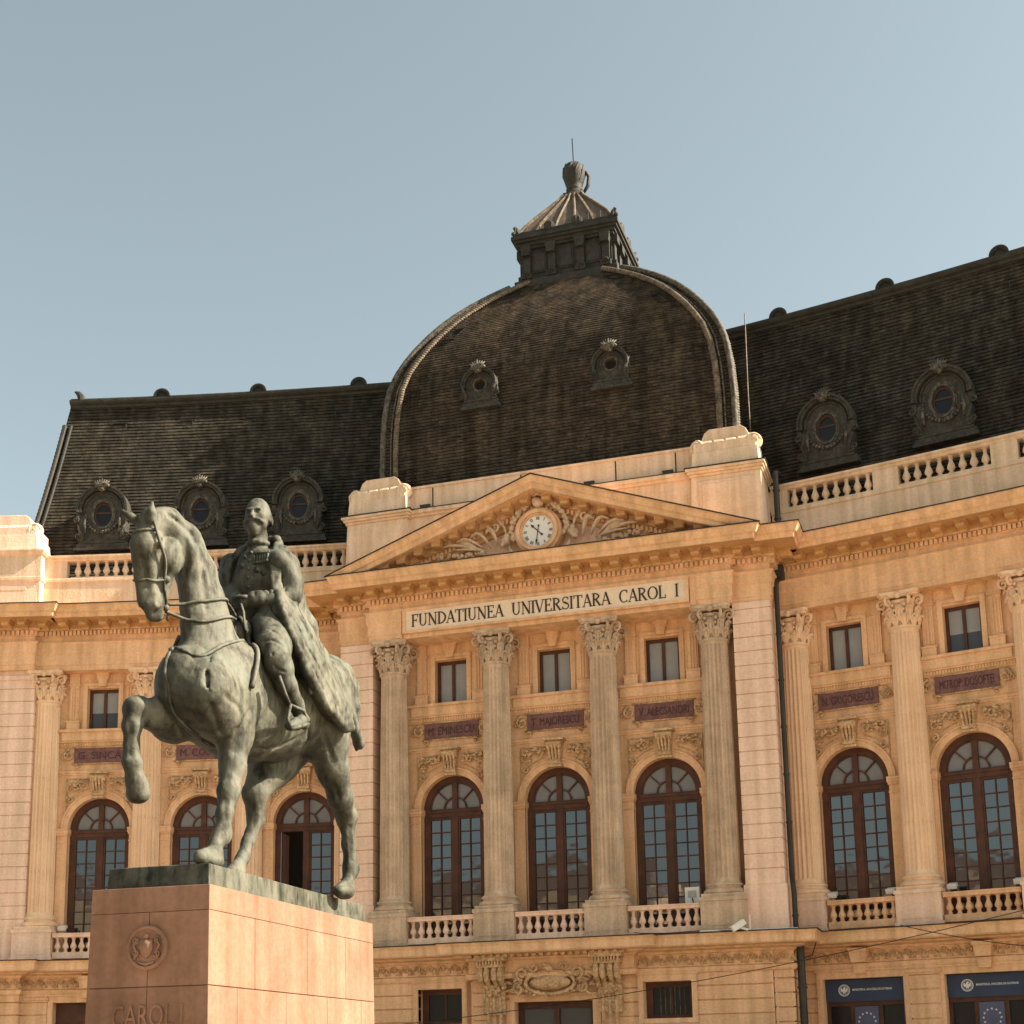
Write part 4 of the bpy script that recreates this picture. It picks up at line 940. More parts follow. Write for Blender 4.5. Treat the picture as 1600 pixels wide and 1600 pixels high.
# ---- dormers
def dormer(parent, F, w, h, rw, rh, cz, name='roof_dormer', round_=False, depth=1.6, swag=True, seed=0):
    o = MB(); hw = w/2; R = hw*0.86; zs = h-R-0.10
    o.box(-hw-0.06, hw+0.06, -0.06, depth, 0, 0.10); o.box(-hw, hw, 0, depth, 0.10, 0.26); o.box(-hw*0.9, hw*0.9, -0.03, depth, 0.26, 0.34)
    # front slab with an oval hole
    n = 36; vi = []; vo = []
    body = []
    for i in range(n):
        a = 2*pi*i/n; vi.append((rw*cos(a), cz+rh*sin(a)))
        c, s_ = cos(a), sin(a)
        k1 = R/abs(c) if abs(c) > 1e-6 else 9e9
        # ray from (0,cz) to outline: rectangle x=+-R from z=.34 to zs, arc above
        best = None; t = 0.02
        while True:
            x, z = c*t, cz+s_*t
            inside = abs(x) < R and z > 0.34 and (z < zs or (x*x+(z-zs)**2) < R*R)
            if not inside: break
            t += 0.02
        vo.append((c*t, cz+s_*t))
    vs = [(x, 0.0, z) for x, z in vi]+[(x, 0.0, z) for x, z in vo]+[(x, 0.22, z) for x, z in vi]+[(x, depth, z) for x, z in vo]
    fs = []
    for i in range(n):
        j = (i+1) % n; fs += [(i, j, n+j, n+i), (i, 2*n+i, 2*n+j, j), (n+i, n+j, 3*n+j, 3*n+i)]
    o.add(vs, fs)
    # hood mouldings
    for r0, r1, y0 in ((R*0.93, R*1.04, -0.16), (R*1.04, R*1.13, -0.22), (R*0.80, R*0.86, -0.06)): o.ring(r0, r1, y0, 0.3 if r0 > R*0.9 else 0.0, zs, -0.12, pi+0.12, 26)
    for s in (-1, 1):
        o.box(*sorted((s*R*0.98, s*R*1.16)), -0.10, 0.4, zs-0.30, zs-0.12); o.box(*sorted((s*R*0.80, s*R*1.02)), -0.07, 0.3, 0.34, zs-0.2)
        spiral(o, s*R*1.16, zs-0.34, 0.12*w/1.9, 1.4, pi/2, s, -0.08, 0.045*w/1.9, 12); spiral(o, s*R*1.08, 0.50, 0.12*w/1.9, 1.4, -pi/2, -s, -0.06, 0.05*w/1.9, 12)
        leafblade(o, [(s*(R*0.85+0.06*i), 0.4+0.18*i) for i in range(4)], 0.05, -0.08)
    ro = o.build(name, 'lead_dormer', parent, loc=F)
    # shell keystone
    q = MB(); zt = zs+R*1.08
    for j in range(-3, 4): leafblade(q, [(0.03*j, zt-0.20), (0.055*j, zt), (0.09*j, zt+0.24-abs(j)*0.035)], 0.04, -0.20, lift=0.14)
    q.ball((0, -0.24, zt-0.14), 0.10, None, 8, 6); 
    for s in (-1, 1): q.ball((s*0.20, -0.2, zt-0.02), 0.07, None, 7, 5)
    if swag:
        for s in (-1, 1):
            for i in range(9):
                t = i/8; q.ball((s*(0.02+(rw+0.24)*sin(t*pi/2)), -0.06, cz-rh-0.17+(0.62)*(1-cos(t*pi/2))), 0.05+0.02*cos(t*3), None, 6, 4)
            q.tube([(s*(rw+0.27), -0.06, cz-rh+0.42), (s*(rw+0.29), -0.08, cz-rh+0.1), (s*(rw+0.26), -0.06, cz-rh-0.2)], [0.03, 0.06, 0.03], 6)
    bsplit(q, 'shell_crest', 'lead_worn', ro, smooth=True)
    k = MB(); m = 30
    for (a0, a1, y0) in ((1.0, 1.14, -0.05), (1.18, 1.28, -0.03)):
        for i in range(m):
            a = 2*pi*i/m; b = 2*pi*(i+1)/m
            P = [(rw*r*cos(t), cz+rh*r*sin(t)) for r, t in ((a0, a), (a1, a), (a1, b), (a0, b))]; k.prism(P, y0, 0.08)
    k.build('oval_moulding', 'lead_worn', ro)
    f = MB()
    for i in range(m):
        a = 2*pi*i/m; b = 2*pi*(i+1)/m; P = [(rw*r*cos(t), cz+rh*r*sin(t)) for r, t in ((0.80, a), (1.0, a), (1.0, b), (0.80, b))]; f.prism(P, 0.06, 0.12)
    if not round_: f.box(-rw*0.8, rw*0.8, 0.07, 0.11, cz+rh*0.12, cz+rh*0.26)
    f.build('oval_window', 'copper', ro)
    g_ = MB(); g_.prism([(rw*0.85*cos(2*pi*i/24), cz+rh*0.85*sin(2*pi*i/24)) for i in range(24)], 0.10, 0.11); g_.build('pane', 'dark' if round_ else 'glass_roof', ro)
    return ro
MT['copper'] = mat('painted_frame', (0.055, 0.030, 0.020), 0.6, 0.2, None, 4)
MT['glass_roof'] = pale_glass('roof_glass', (0.012, 0.014, 0.015), 0.25)
for s in (-1, 1):
    for i, kk in enumerate((0.36, 1.40, 2.42) if s == 1 else (0.62, 1.62, 2.62)):
        z0 = 19.72 if s == 1 else 19.6
        dormer(LIB, WF(s, kk, 0.95, z0), 1.85, 2.35, 0.33, 0.47, 1.30)

# ---- square dome
DC = 4.75
PROF = [(20.1, 5.85), (21.0, 5.87), (22.2, 5.86), (23.2, 5.80), (24.1, 5.66), (24.7, 5.45), (25.2, 5.18), (25.7, 4.86), (26.2, 4.48), (26.7, 4.04), (27.1, 3.62), (27.5, 3.14), (27.9, 2.60), (28.2, 2.15), (28.45, 1.75)]
def pl_at(t, P):     # t in [0,1] by arc length
    L = [0]
    for i in range(1, len(P)): L.append(L[-1]+sqrt((P[i][0]-P[i-1][0])**2+(P[i][1]-P[i-1][1])**2))
    d = t*L[-1]
    for i in range(1, len(P)):
        if d <= L[i]+1e-9:
            u = (d-L[i-1])/(L[i]-L[i-1]); return tuple(P[i-1][q]+(P[i][q]-P[i-1][q])*u for q in (0, 1))
    return P[-1]
VX = lambda X: 1.45+(X-1.75)*(3.70-1.45)/(5.86-1.75)
NR = 88; dm = MB(); vs = []; fs = []
for j in range(NR):
    for t, o_ in ((j/NR, 0.016), ((j+0.76)/NR, 0.004), ((j+0.765)/NR, -0.035), ((j+0.995)/NR, -0.035)):
        z, X = pl_at(t, PROF); V = VX(X)
        zz, X2 = pl_at(min(1, t+0.02), PROF); nx, nz_ = (zz-z), -(X2-X); ln = sqrt(nx*nx+nz_*nz_) or 1
        ox, oz = o_*nx/ln, o_*nz_/ln
        for (sx, sy) in ((-1, -1), (1, -1), (1, 1), (-1, 1)): vs.append((sx*(X+ox), DC+sy*(V+ox), z+oz))
for j in range(4*NR-1):
    for i in range(4): fs.append((j*4+i, j*4+(i+1) % 4, (j+1)*4+(i+1) % 4, (j+1)*4+i))
dm.add(vs, fs); dome = dm.build('dome', 'slate_dome', LIB, label='square bulging slate dome with roped hip rolls')
hp = MB(); pnl = MB()
for sx, sy in ((-1, -1), (1, -1), (1, 1)):
    pts = [pl_at(i/40, PROF) for i in range(40)]
    hp.tube([(sx*(X+0.04), DC+sy*(VX(X)+0.04), z+0.03) for z, X in pts], 0.10, 10)
    for face in (0, 1):
        def off(X, d): return (sx*(X-d), DC+sy*(VX(X)+0.05)) if face == 0 else (sx*(X+0.05), DC+sy*(VX(X)-d))
        hp.tube([off(X, 0.26)+(z+0.02,) for z, X in pts], 0.035, 5)
        bdm = MB()
        for i in range(112):      # twisted rope: slanted beads
            z, X = pl_at((i+0.2)/112, PROF); z2, X2 = pl_at((i+0.95)/112, PROF)
            a_ = off(X, 0.36); b_ = off(X2, 0.52); bdm.tube([a_+(z+0.03,), ((a_[0]+b_[0])/2, (a_[1]+b_[1])/2-(0.05 if face == 0 else 0), (z+z2)/2+0.05), b_+(z2+0.03,)], [0.05, 0.085, 0.05], 5)
        bdm.build('hip_rope', 'lead_pale', dome, smooth=True)
        # lead strip between the rope and the slates, with raised panels
    for t0 in (0.06, 0.34, 0.62, 0.86):
        z, X = pl_at(t0, PROF); z2, X2 = pl_at(t0+0.05, PROF)
        for q in range(2):
            xa = X-0.62-0.0; pnl.tube([(sx*(X-0.72), DC+sy*(VX(X)+0.03), z), (sx*(X2-0.72), DC+sy*(VX(X2)+0.03), z2), (sx*(X2-1.05), DC+sy*(VX(X2)+0.03), z2), (sx*(X-1.05), DC+sy*(VX(X)+0.03), z), (sx*(X-0.72), DC+sy*(VX(X)+0.03), z)], 0.03, 5)
hp.build('hip_roll', 'lead_worn', dome, smooth=True); bsplit(pnl, 'lead_panel', 'lead', dome)
for x, z, in ((-2.42, 22.98), (2.02, 22.95)):
    dormer(dome, T(x, DC-VX(5.8)-0.10, z), 1.25, 1.42, 0.20, 0.20, 0.82, name='dome_lucarne', round_=True, depth=1.2, swag=False)
# lantern
l = MB(); LX, LY = 1.62, 1.35
l.box(-LX-0.22, LX+0.22, DC-LY-0.22, DC+LY+0.22, 28.25, 28.55); l.box(-LX-0.10, LX+0.10, DC-LY-0.10, DC+LY+0.10, 28.55, 28.66)
l.box(-LX, LX, DC-LY, DC+LY, 28.6, 30.0)
for z0, z1, d in ((29.80, 29.90, 0.10), (29.90, 30.02, 0.16), (30.02, 30.12, 0.24), (30.12, 30.26, 0.30), (30.26, 30.40, 0.20)): l.box(-LX-d, LX+d, DC-LY-d, DC+LY+d, z0, z1)
lan = l.build('lantern', 'lead', dome)
lp = MB()
for x in (-1.42, -0.52, 0.52, 1.42):
    for s in (-1, 1):
        y = DC+s*LY; lp.box(x-0.13, x+0.13, *sorted((y, y+s*0.09)), 28.66, 29.8); lp.box(x-0.18, x+0.18, *sorted((y, y+s*0.15)), 28.66, 28.86); lp.prism([(x-0.14, 29.5), (x+0.14, 29.5), (x+0.19, 29.86), (x-0.19, 29.86)], *sorted((y, y+s*0.24)))
        spiral(lp, x, 28.8, 0.11, 1.3, 0, 1, y+s*0.16, 0.035, 10)
for y0 in (-1.15, -0.4, 0.4, 1.15):
    for s in (-1, 1):
        x = s*LX; lp.box(*sorted((x, x+s*0.09)), DC+y0-0.13, DC+y0+0.13, 28.66, 29.8); lp.box(*sorted((x, x+s*0.2)), DC+y0-0.17, DC+y0+0.17, 29.55, 29.85); lp.box(*sorted((x, x+s*0.15)), DC+y0-0.18, DC+y0+0.18, 28.66, 28.86)
for x in (-0.97, 0, 0.97):
    y = DC-LY; lp.box(x-0.26, x+0.26, y-0.04, y, 28.88, 29.62); lp.box(x-0.20, x+0.20, y-0.065, y, 28.94, 29.56)
bsplit(lp, 'lantern_pilaster', 'lead', lan)
lr = MB(); RP = [(30.40, 1.72, 1.44), (30.75, 1.52, 1.27), (31.2, 1.18, 1.00), (31.7, 0.78, 0.68), (32.1, 0.46, 0.42), (32.3, 0.34, 0.34)]
vs = []; fs = []
for z, a, b in RP:
    for sx, sy in ((-1, -1), (1, -1), (1, 1), (-1, 1)): vs.append((sx*a, DC+sy*b, z))
for j in range(len(RP)-1):
    for i in range(4): fs.append((j*4+i, j*4+(i+1) % 4, (j+1)*4+(i+1) % 4, (j+1)*4+i))
lr.add(vs, fs); lro = lr.build('lantern_roof', 'lantern_slate', lan)
rb = MB()
for f in (-1, -0.6, -0.2, 0.2, 0.6, 1):
    for s in (-1, 1):
        rb.tube([(a*f, DC+s*(b+0.01), z+0.02) for z, a, b in RP], 0.055, 5); rb.tube([(s*(a+0.01), DC+b*f, z+0.02) for z, a, b in RP], 0.045, 5)
rb.build('roof_battens', 'lead_pale', lro)
cr = MB()
for s in (-1, 1):
    for x in (-0.55, 0.45): cr.lathe([(0.05, -0.16), (0.19, -0.14), (0.19, 0.12), (0.12, 0.16)], 12, T(x, DC+s*(LY+0.10), 30.50) @ Matrix.Rotation(pi/2, 4, 'X')); 
    for sy in (-1, 1): 
        cr.tube([(s*1.62, DC+sy*1.35, 30.36), (s*1.72, DC+sy*1.44, 30.48), (s*1.76, DC+sy*1.48, 30.60), (s*1.84, DC+sy*1.54, 30.68)], [0.14, 0.12, 0.09, 0.05], 7); cr.ball((s*1.86, DC+sy*1.54, 30.42), 0.08)
    for y in (-0.5, 0.5): cr.lathe([(0.05, -0.16), (0.19, -0.14), (0.19, 0.12), (0.12, 0.16)], 12, T(s*(LX+0.10), DC+y, 30.50) @ Matrix.Rotation(pi/2, 4, 'Y'))
cr.box(-LX-0.14, LX+0.14, DC-LY-0.14, DC+LY+0.14, 30.40, 30.46)
for i in range(9): cr.tube([(-1.75+0.44*i, DC-LY-0.27, 30.38), (-1.75+0.44*i, DC-LY-0.27, 30.62)], 0.012, 4)
cr.build('crest_ornaments', 'lead', lan)
fi = MB(); fi.box(-0.34, 0.34, DC-0.34, DC+0.34, 32.22, 32.42); fi.box(-0.24, 0.24, DC-0.24, DC+0.24, 32.42, 32.60)
fi.lathe([(0.26, 32.6), (0.30, 32.68), (0.26, 32.74), (0.31, 32.85), (0.38, 33.10), (0.41, 33.35), (0.38, 33.52), (0.30, 33.64), (0.10, 33.70), (0.0, 33.71)], 20, T(0, DC))
for i in range(9):
    a = 2*pi*i/9; fi.tube([(0.30*cos(a), DC+0.30*sin(a), 32.9), (0.40*cos(a+0.25), DC+0.40*sin(a+0.25), 33.3), (0.36*cos(a+0.6), DC+0.36*sin(a+0.6), 33.55), (0.1*cos(a+0.9), DC+0.1*sin(a+0.9), 33.68)], [0.03, 0.05, 0.05, 0.03], 5)
fi.tube([(0.28, DC+0.1, 32.5), (0.48, DC+0.1, 32.8), (0.52, DC+0.12, 33.15), (0.40, DC+0.1, 33.4)], [0.05, 0.07, 0.07, 0.04], 6)
fi.build('finial', 'lead', lan, smooth=True)
ar = MB(); ar.tube([(0, DC, 33.6), (-0.03, DC, 34.75)], 0.022, 5); ar.build('lightning_rod', 'pipe', lan)
ar = MB(); ar.tube([(6.15, 2.6, 25.6), (6.22, 1.9, 22.5), (6.32, 1.4, 19.4)], 0.022, 5); ar.build('lightning_cable', 'lead_pale', LIB)

# ---- downpipes
def pipe(pts, r, brk, loc=None):
    p = MB(); p.tube(pts, r, 10)
    for z in brk: p.tube([(pts[-1][0], pts[-1][1], z), (pts[-1][0], pts[-1][1], z+0.06)], r*1.25, 10)
    return p.build('downpipe', 'pipe', LIB)
for s in (-1, 1):
    X = s*6.97; yy = 0.25
    pipe([(s*7.0, 0.9, 16.2), (s*7.0, 0.75, 15.95), (X, 0.30, 15.55), (X, yy, 15.2), (X, yy, 6.95), (X, yy-0.0, 6.9)], 0.075, [14.0+0*s, 12.6, 11.2, 9.8, 8.4])
    pipe([(X, yy, 6.9), (s*7.02, yy-0.28, 6.6), (s*7.04, yy-0.30, 6.4), (s*7.04, yy-0.30, 5.3)], 0.075, [5.7])
    pipe([(s*7.12, 0.0, 5.0), (s*7.12, 0.0, 0.0)], 0.11, [3.7, 2.4, 1.2])
    pipe([(s*7.05, 1.75, 19.55), (s*7.05, 1.45, 19.5), (s*7.05, 0.95, 19.3), (s*7.05, 0.92, 19.0), (s*7.05, 0.92, 16.95)], 0.09, [18.7, 17.8])
hp_ = MB(); hp_.box(6.84, 7.16, 0.55, 0.95, 15.85, 16.25); hp_.box(-7.16, -6.84, 0.55, 0.95, 15.85, 16.25); bsplit(hp_, 'rain_hopper', 'pipe', LIB)
# ---- ground floor: rusticated walls and openings
def rust(F, x0, x1, z0, z1, y, holes, name='ground_wall', m='stucco', dz=0.40, top=True):
    w = MB(); zs = []; z = z1
    while z > z0+0.02: zs.append(z); z -= dz
    for zt in zs:
        zb = max(z0, zt-dz+0.04); segs = [(x0, x1)]
        for hx0, hx1, hz0, hz1 in holes:
            if zt > hz0 and zb < hz1:
                ns = []
                for a, b in segs:
                    if hx0 > a: ns.append((a, min(b, hx0)))
                    if hx1 < b: ns.append((max(a, hx1), b))
                segs = [q for q in ns if q[1]-q[0] > 0.03]
        for a, b in segs: w.box(a, b, y, y+0.20, zb, zt)
    # backing
    xs = sorted({x0, x1, *[h[0] for h in holes], *[h[1] for h in holes]})
    for a, b in zip(xs[:-1], xs[1:]):
        hh = [h for h in holes if h[0] <= a+1e-6 and h[1] >= b-1e-6]
        if not hh: w.box(a+0.001, b-0.001, y+0.055, y+0.45, z0, z1)
        else:
            w.box(a+0.001, b-0.001, y+0.055, y+0.45, hh[0][3], z1)
            if hh[0][2] > z0: w.box(a+0.001, b-0.001, y+0.055, y+0.45, z0, hh[0][2])
    return w.build(name, m, LIB, loc=F)
wh = [(-4.22, -2.52, 2.82, 4.26), (2.52, 4.22, 2.82, 4.26)]
rust(T(0, 0), 1.9, 6.36, 0, 4.24, -0.28, [(2.52, 4.22, 2.82, 4.24)]); rust(T(0, 0), -6.36, -1.9, 0, 4.24, -0.28, [(-4.22, -2.52, 2.82, 4.24)])
for s in (-1, 1):
    mb = MB(); path = [(6.38, 0.2), (6.38, -0.20), (6.93, -0.20), (6.93, 1.4)] if s == 1 else [(-6.93, 1.4), (-6.93, -0.20), (-6.38, -0.20), (-6.38, 0.2)]
    sweep(mb, path, [(d, z) for d, z in rust_profile(0, 4.24, 0.40, 0.06, 0.04)], caps=False); mb.build('corner_pier', 'stucco', LIB)
def small_window(xc):
    o = MB(); x0, x1, z0, z1 = xc-0.70, xc+0.70, 2.98, 4.02
    o.box(x0-0.15, x0, -0.34, 0.25, z0-0.14, z1+0.22); o.box(x1, x1+0.15, -0.34, 0.25, z0-0.14, z1+0.22); o.box(x0, x1, -0.34, 0.25, z1, z1+0.22); o.box(x0, x1, -0.34, 0.25, z0-0.14, z0); o.box(x0-0.2, x1+0.2, -0.37, 0.0, z1+0.19, z1+0.25)
    s = o.build('window_surround', 'stucco', LIB)
    f = MB(); y = 0.05
    f.box(x0, x0+0.20, y, y+0.1, z0, z1); f.box(x1-0.12, x1, y, y+0.1, z0, z1); f.box(x0+0.2, x1-0.12, y, y+0.1, z1-0.16, z1); f.box(x0+0.2, x1-0.12, y, y+0.1, z0, z0+0.10); f.box(xc+0.02, xc+0.06, y+0.02, y+0.08, z0+0.1, z1-0.16)
    fo = f.build('ground_window', 'wood', LIB); p = MB(); p.box(x0+0.2, x1-0.12, y+0.05, y+0.06, z0+0.1, z1-0.16); p.build('pane', 'glass_roof', fo)
    if xc > 0: b = MB(); [b.box(xc-0.30+0.14*i, xc-0.28+0.14*i, y+0.03, y+0.045, z0+0.1, z1-0.16) for i in range(6)]; b.build('window_bars', 'lead_pale', fo)
small_window(3.37); small_window(-3.52)
# portal
po = MB()
po.box(-1.9, -1.32, -0.30, 0.3, 0, 3.66); po.box(1.32, 1.9, -0.30, 0.3, 0, 3.66); po.box(-1.9, 1.9, -0.30, 0.3, 3.66, 4.30)
for s in (-1, 1): po.box(*sorted((s*1.18, s*1.34)), -0.36, 0.3, 0, 3.56); po.box(*sorted((s*1.34, s*1.42)), -0.40, 0.2, 0, 3.62)
po.box(-1.34, 1.34, -0.36, 0.3, 3.56, 3.70); po.box(-1.46, 1.46, -0.42, 0.0, 3.70, 3.78)
po.box(-2.45, 2.45, -0.55, -0.25, 4.28, 4.80)
por = po.build('portal_surround', 'stucco', LIB)
cn = MB(); c2 = MB()
for s in (-1, 1):
    x0, x1 = sorted((s*1.38, s*2.10)); xm = (x0+x1)/2
    cn.box(x0-0.12, x1+0.12, -1.02, -0.3, 4.74, 4.90); cn.box(x0-0.06, x1+0.06, -0.95, -0.3, 4.56, 4.66)
    for i in range(9): xx = x0-0.04+i*0.092; cn.box(xx, xx+0.05, -0.99, -0.9, 4.60, 4.74)
    for j, xx in enumerate((x0+0.06, xm-0.12, xm+0.12, x1-0.06)):
        cn.tube([(xx, -0.86, 4.54), (xx, -0.92, 4.40), (xx, -0.86, 4.22), (xx, -0.62, 4.05), (xx, -0.45, 3.98)], [0.07, 0.09, 0.09, 0.07, 0.05], 8)
    cn.box(x0, x1, -0.80, -0.3, 4.20, 4.56); cn.box(x0+0.02, x1-0.02, -0.55, -0.3, 3.2, 4.2)
    for j in range(3): xx = x0+0.16+j*0.2; cn.tube([(xx, -0.57, 3.75), (xx, -0.56, 2.2)], 0.05, 6)
    cn.box(x0-0.02, x1+0.02, -0.58, -0.3, 0, 2.2)
    cluster(c2, [(xm+0.08*i, 3.98-0.05*(2-abs(i))) for i in range(-4, 5)], 0.075, -0.62, 4, 0.09); cluster(c2, [(xm+0.05*i, 3.80) for i in range(-3, 4)], 0.06, -0.62, 3, 0.07)
for i in range(22): xx = -2.36+i*0.218; cn.box(xx, xx+0.11, -1.08, -0.62, 4.84, 4.92)
cn.build('portal_console', 'carved', por)
# cartouche over the door
rn4 = random.Random(9)
vs = [(0.62*cos(2*pi*i/28), -0.72-0.16, 4.06+0.20*sin(2*pi*i/28)) for i in range(28)]
c2.ball((0, -0.62, 4.08), 0.62, None, 24, 12, (1, 0.32, 0.36))
c2.tube([(0.74*cos(2*pi*i/30), -0.66, 4.08+0.33*sin(2*pi*i/30)) for i in range(31)], 0.06, 6)
for s in (-1, 1):
    spiral(c2, s*0.82, 4.35, 0.20, 1.4, -pi/2, s, -0.70, 0.06, 18); spiral(c2, s*0.95, 3.92, 0.17, 1.3, pi/2, -s, -0.66, 0.055, 16); spiral(c2, s*0.45, 4.52, 0.13, 1.2, pi, -s, -0.74, 0.045, 14)
    for i in range(16):
        a = rn4.uniform(-1.0, 1.6); x0 = s*(0.85+0.35*rn4.random()); z0 = 4.12+0.35*rn4.uniform(-1, 1); L = rn4.uniform(0.12, 0.26)
        leafblade(c2, [(x0+s*L*q*cos(a), z0+L*q*sin(a)) for q in (0, .35, .7, 1)], 0.05, -0.62, lift=0.1)
    cluster(c2, [(s*(0.15+0.17*i), 3.74+0.02*i*i*0.5) for i in range(5)], 0.06, -0.64, 3, 0.06)
cluster(c2, [(0, 4.52)], 0.09, -0.80, 6, 0.10); c2.ball((0, -0.82, 4.50), 0.13)
c2.build('cartouche', 'carved', por, smooth=True)
dd = MB(); y = 0.0
dd.box(-1.18, -1.02, y, y+0.12, 0, 3.56); dd.box(1.02, 1.18, y, y+0.12, 0, 3.56); dd.box(-1.02, 1.02, y, y+0.12, 3.36, 3.56); dd.box(-0.08, 0.08, y-0.02, y+0.12, 0, 3.36); dd.box(-1.02, 1.02, y, y+0.1, 2.3, 2.42)
for s in (-1, 1): dd.box(*sorted((s*0.08, s*1.02)), y+0.03, y+0.09, 0, 0.9)
do = dd.build('entrance_door', 'wood', LIB); p = MB(); p.box(-1.02, 1.02, y+0.06, y+0.07, 0.9, 3.36); p.build('pane', 'glass_dim', do)
# wings: wide shopfront openings with blue banners
EAG = [(-0.02, 0.10), (0.03, 0.12), (0.06, 0.08), (0.03, 0.06), (0.05, 0.03), (0.10, 0.09), (0.12, 0.02), (0.10, -0.04), (0.05, -0.06), (0.03, -0.12), (0, -0.08), (-0.03, -0.12), (-0.05, -0.06), (-0.10, -0.04), (-0.12, 0.02), (-0.10, 0.09), (-0.05, 0.03), (-0.04, 0.06)]
BAN = []
for s in (-1, 1):
    for k in range(3):
        F = WF(s, k+0.47)
        rust(F, -1.74, 1.74, 0, 4.24, -0.22, [(-1.32, 1.32, 0.0, 4.24)])
        o = MB(); o.box(-1.32, -1.15, -0.27, 0.3, 0, 3.98); o.box(1.15, 1.32, -0.27, 0.3, 0, 3.98); o.box(-1.32, 1.32, -0.27, 0.3, 3.98, 4.20); o.box(-1.36, 1.36, -0.31, 0.0, 4.18, 4.235)
        so = o.build('window_surround', 'stucco', LIB, loc=F)
        kb = MB(); kb.box(-0.26, 0.26, -0.62, -0.2, 4.70, 4.80); kb.prism([(-0.20, 4.40), (0.20, 4.40), (0.25, 4.70), (-0.25, 4.70)], -0.56, -0.2); kb.prism([(-0.16, 4.10), (0.16, 4.10), (0.19, 4.38), (-0.19, 4.38)], -0.44, -0.2)
        kb.build('keystone', 'stucco', so)
        f = MB(); y = 0.02
        f.box(-1.15, -1.04, y, y+0.1, 0, 3.34); f.box(1.04, 1.15, y, y+0.1, 0, 3.34); f.box(-1.04, 1.04, y, y+0.1, 3.22, 3.34)
        for xx in (-0.40, 0.40): f.box(xx-0.06, xx+0.06, y, y+0.1, 0, 3.22)
        f.box(-1.15, 1.15, y+0.04, y+0.1, 3.34, 3.98)
        fo = f.build('shopfront_window', 'wood', LIB, loc=F); p = MB()
        p.box(-1.04, -0.46, y+0.06, y+0.07, 0.1, 3.22); p.box(0.46, 1.04, y+0.06, y+0.07, 0.1, 3.22); p.box(-0.34, 0.34, y+0.06, y+0.07, 0.1, 3.22); bsplit(p, 'pane', 'glass_roof', fo)
    for k in (1, 2, 3):
        F = WF(s, k-0.02); mb = MB()
        for i in range(11): zt = 3.98-i*0.40; mb.box(-0.42, 0.42, -0.30, 0.1, max(0, zt-0.36), zt)
        mb.box(-0.39, 0.39, -0.26, 0.1, 0, 4.0); mb.box(-0.44, 0.44, -0.33, 0.1, 4.0, 4.06); mb.box(-0.48, 0.48, -0.37, 0.1, 4.06, 4.14); mb.box(-0.42, 0.42, -0.30, 0.1, 4.14, 4.24)
        mb.build('banded_pilaster', 'stucco', LIB, loc=F)
    mb = MB(); pts = [arcp(s, KP, 0.4), arcp(s, KP, -0.60)]+[arcp(s, KP+0.4*i, -0.60) for i in range(1, 6)]
    if s == -1: pts = pts[::-1]
    sweep(mb, pts, rust_profile(0, 4.24, 0.40, 0.06, 0.04), caps=False); mb.build('pavilion_base', 'stucco', LIB)
# banners and posters hang in the openings: things of their own
for k, lab, lab2 in ((0, 'navy ministry banner above the shopfront beside the downpipe', 'blue poster with a ring of white stars, in the shopfront beside the downpipe'), (1, 'navy ministry banner at the right edge of the photo', 'blue poster with a ring of white stars, in the rightmost shopfront')):
    F = WF(1, k+0.47)
    b = MB(); b.box(-1.13, 1.13, -0.035, -0.01, 3.34, 3.96); bo = b.build('ministry_banner', 'navy', None, loc=F); tag(bo, lab, 'banner', 'navy banners over the shopfronts')
    em = MB(); em.ring(0.145, 0.165, -0.048, -0.036, 3.66, 0, 2*pi, 28, -0.60); em.ring(0.115, 0.122, -0.046, -0.036, 3.66, 0, 2*pi, 28, -0.60); em.prism([(-0.60+x*0.85, 3.66+z*0.85) for x, z in EAG], -0.047, -0.036)
    for i in range(22): a = 2*pi*i/22; em.box(-0.60+0.134*cos(a)-0.006, -0.60+0.134*cos(a)+0.006, -0.044, -0.036, 3.66+0.134*sin(a)-0.006, 3.66+0.134*sin(a)+0.006)
    em.build('crest', 'white', bo)
    text_mesh('MINISTERUL AFACERILOR EXTERNE', 1.12, 0.058, 0.008, 'lettering', 'white', bo, T(0.20, -0.036, 3.67), 0.01)
    q = MB(); q.box(-0.335, 0.335, -0.012, 0.012, 1.6, 3.20); qo = q.build('star_poster', 'navy2', None, loc=F); tag(qo, lab2, 'poster', 'blue star posters')
    st = MB()
    for i in range(12):
        a = pi/2+2*pi*i/12; cx, cz = 0.235*cos(a), 2.78+0.235*sin(a); P = []
        for j in range(10): rr = 0.036 if j % 2 == 0 else 0.017; t = pi/2+2*pi*j/10; P.append((cx+rr*cos(t), cz+rr*sin(t)))
        st.prism(P, -0.018, -0.013)
    bsplit(st, 'star', 'white', qo)

# ---- things on the balconies
def floodlight(F, lab):
    F = F @ Matrix.Scale(0.68, 4)
    m = MB(); m.box(-0.17, 0.17, -0.16, 0.16, 0.06, 0.20, Matrix.Rotation(0.35, 4, 'X')); m.box(-0.19, 0.19, -0.20, -0.155, 0.02, 0.23, Matrix.Rotation(0.35, 4, 'X')); m.box(-0.12, 0.12, -0.05, 0.05, 0.0, 0.06)
    o = m.build('floodlight', 'white', None, loc=F); m2 = MB(); m2.box(-0.15, 0.15, -0.09, 0.09, -0.03, 0.01); m2.build('bracket', 'pipe', o)
    tag(o, lab, 'floodlight', 'white floodlights on the wing balconies')
floodlight(WF(1, 0.26, -0.12, 6.31), 'white floodlight on the balcony rail nearest the right downpipe')
floodlight(WF(1, 0.75, -0.12, 6.31), 'white floodlight left of the fluted column with the wide plinth')
floodlight(WF(1, 1.25, -0.12, 6.31), 'white floodlight right of the fluted column with the wide plinth')
floodlight(WF(1, 1.77, -0.12, 6.31), 'white floodlight by the right edge of the photo')
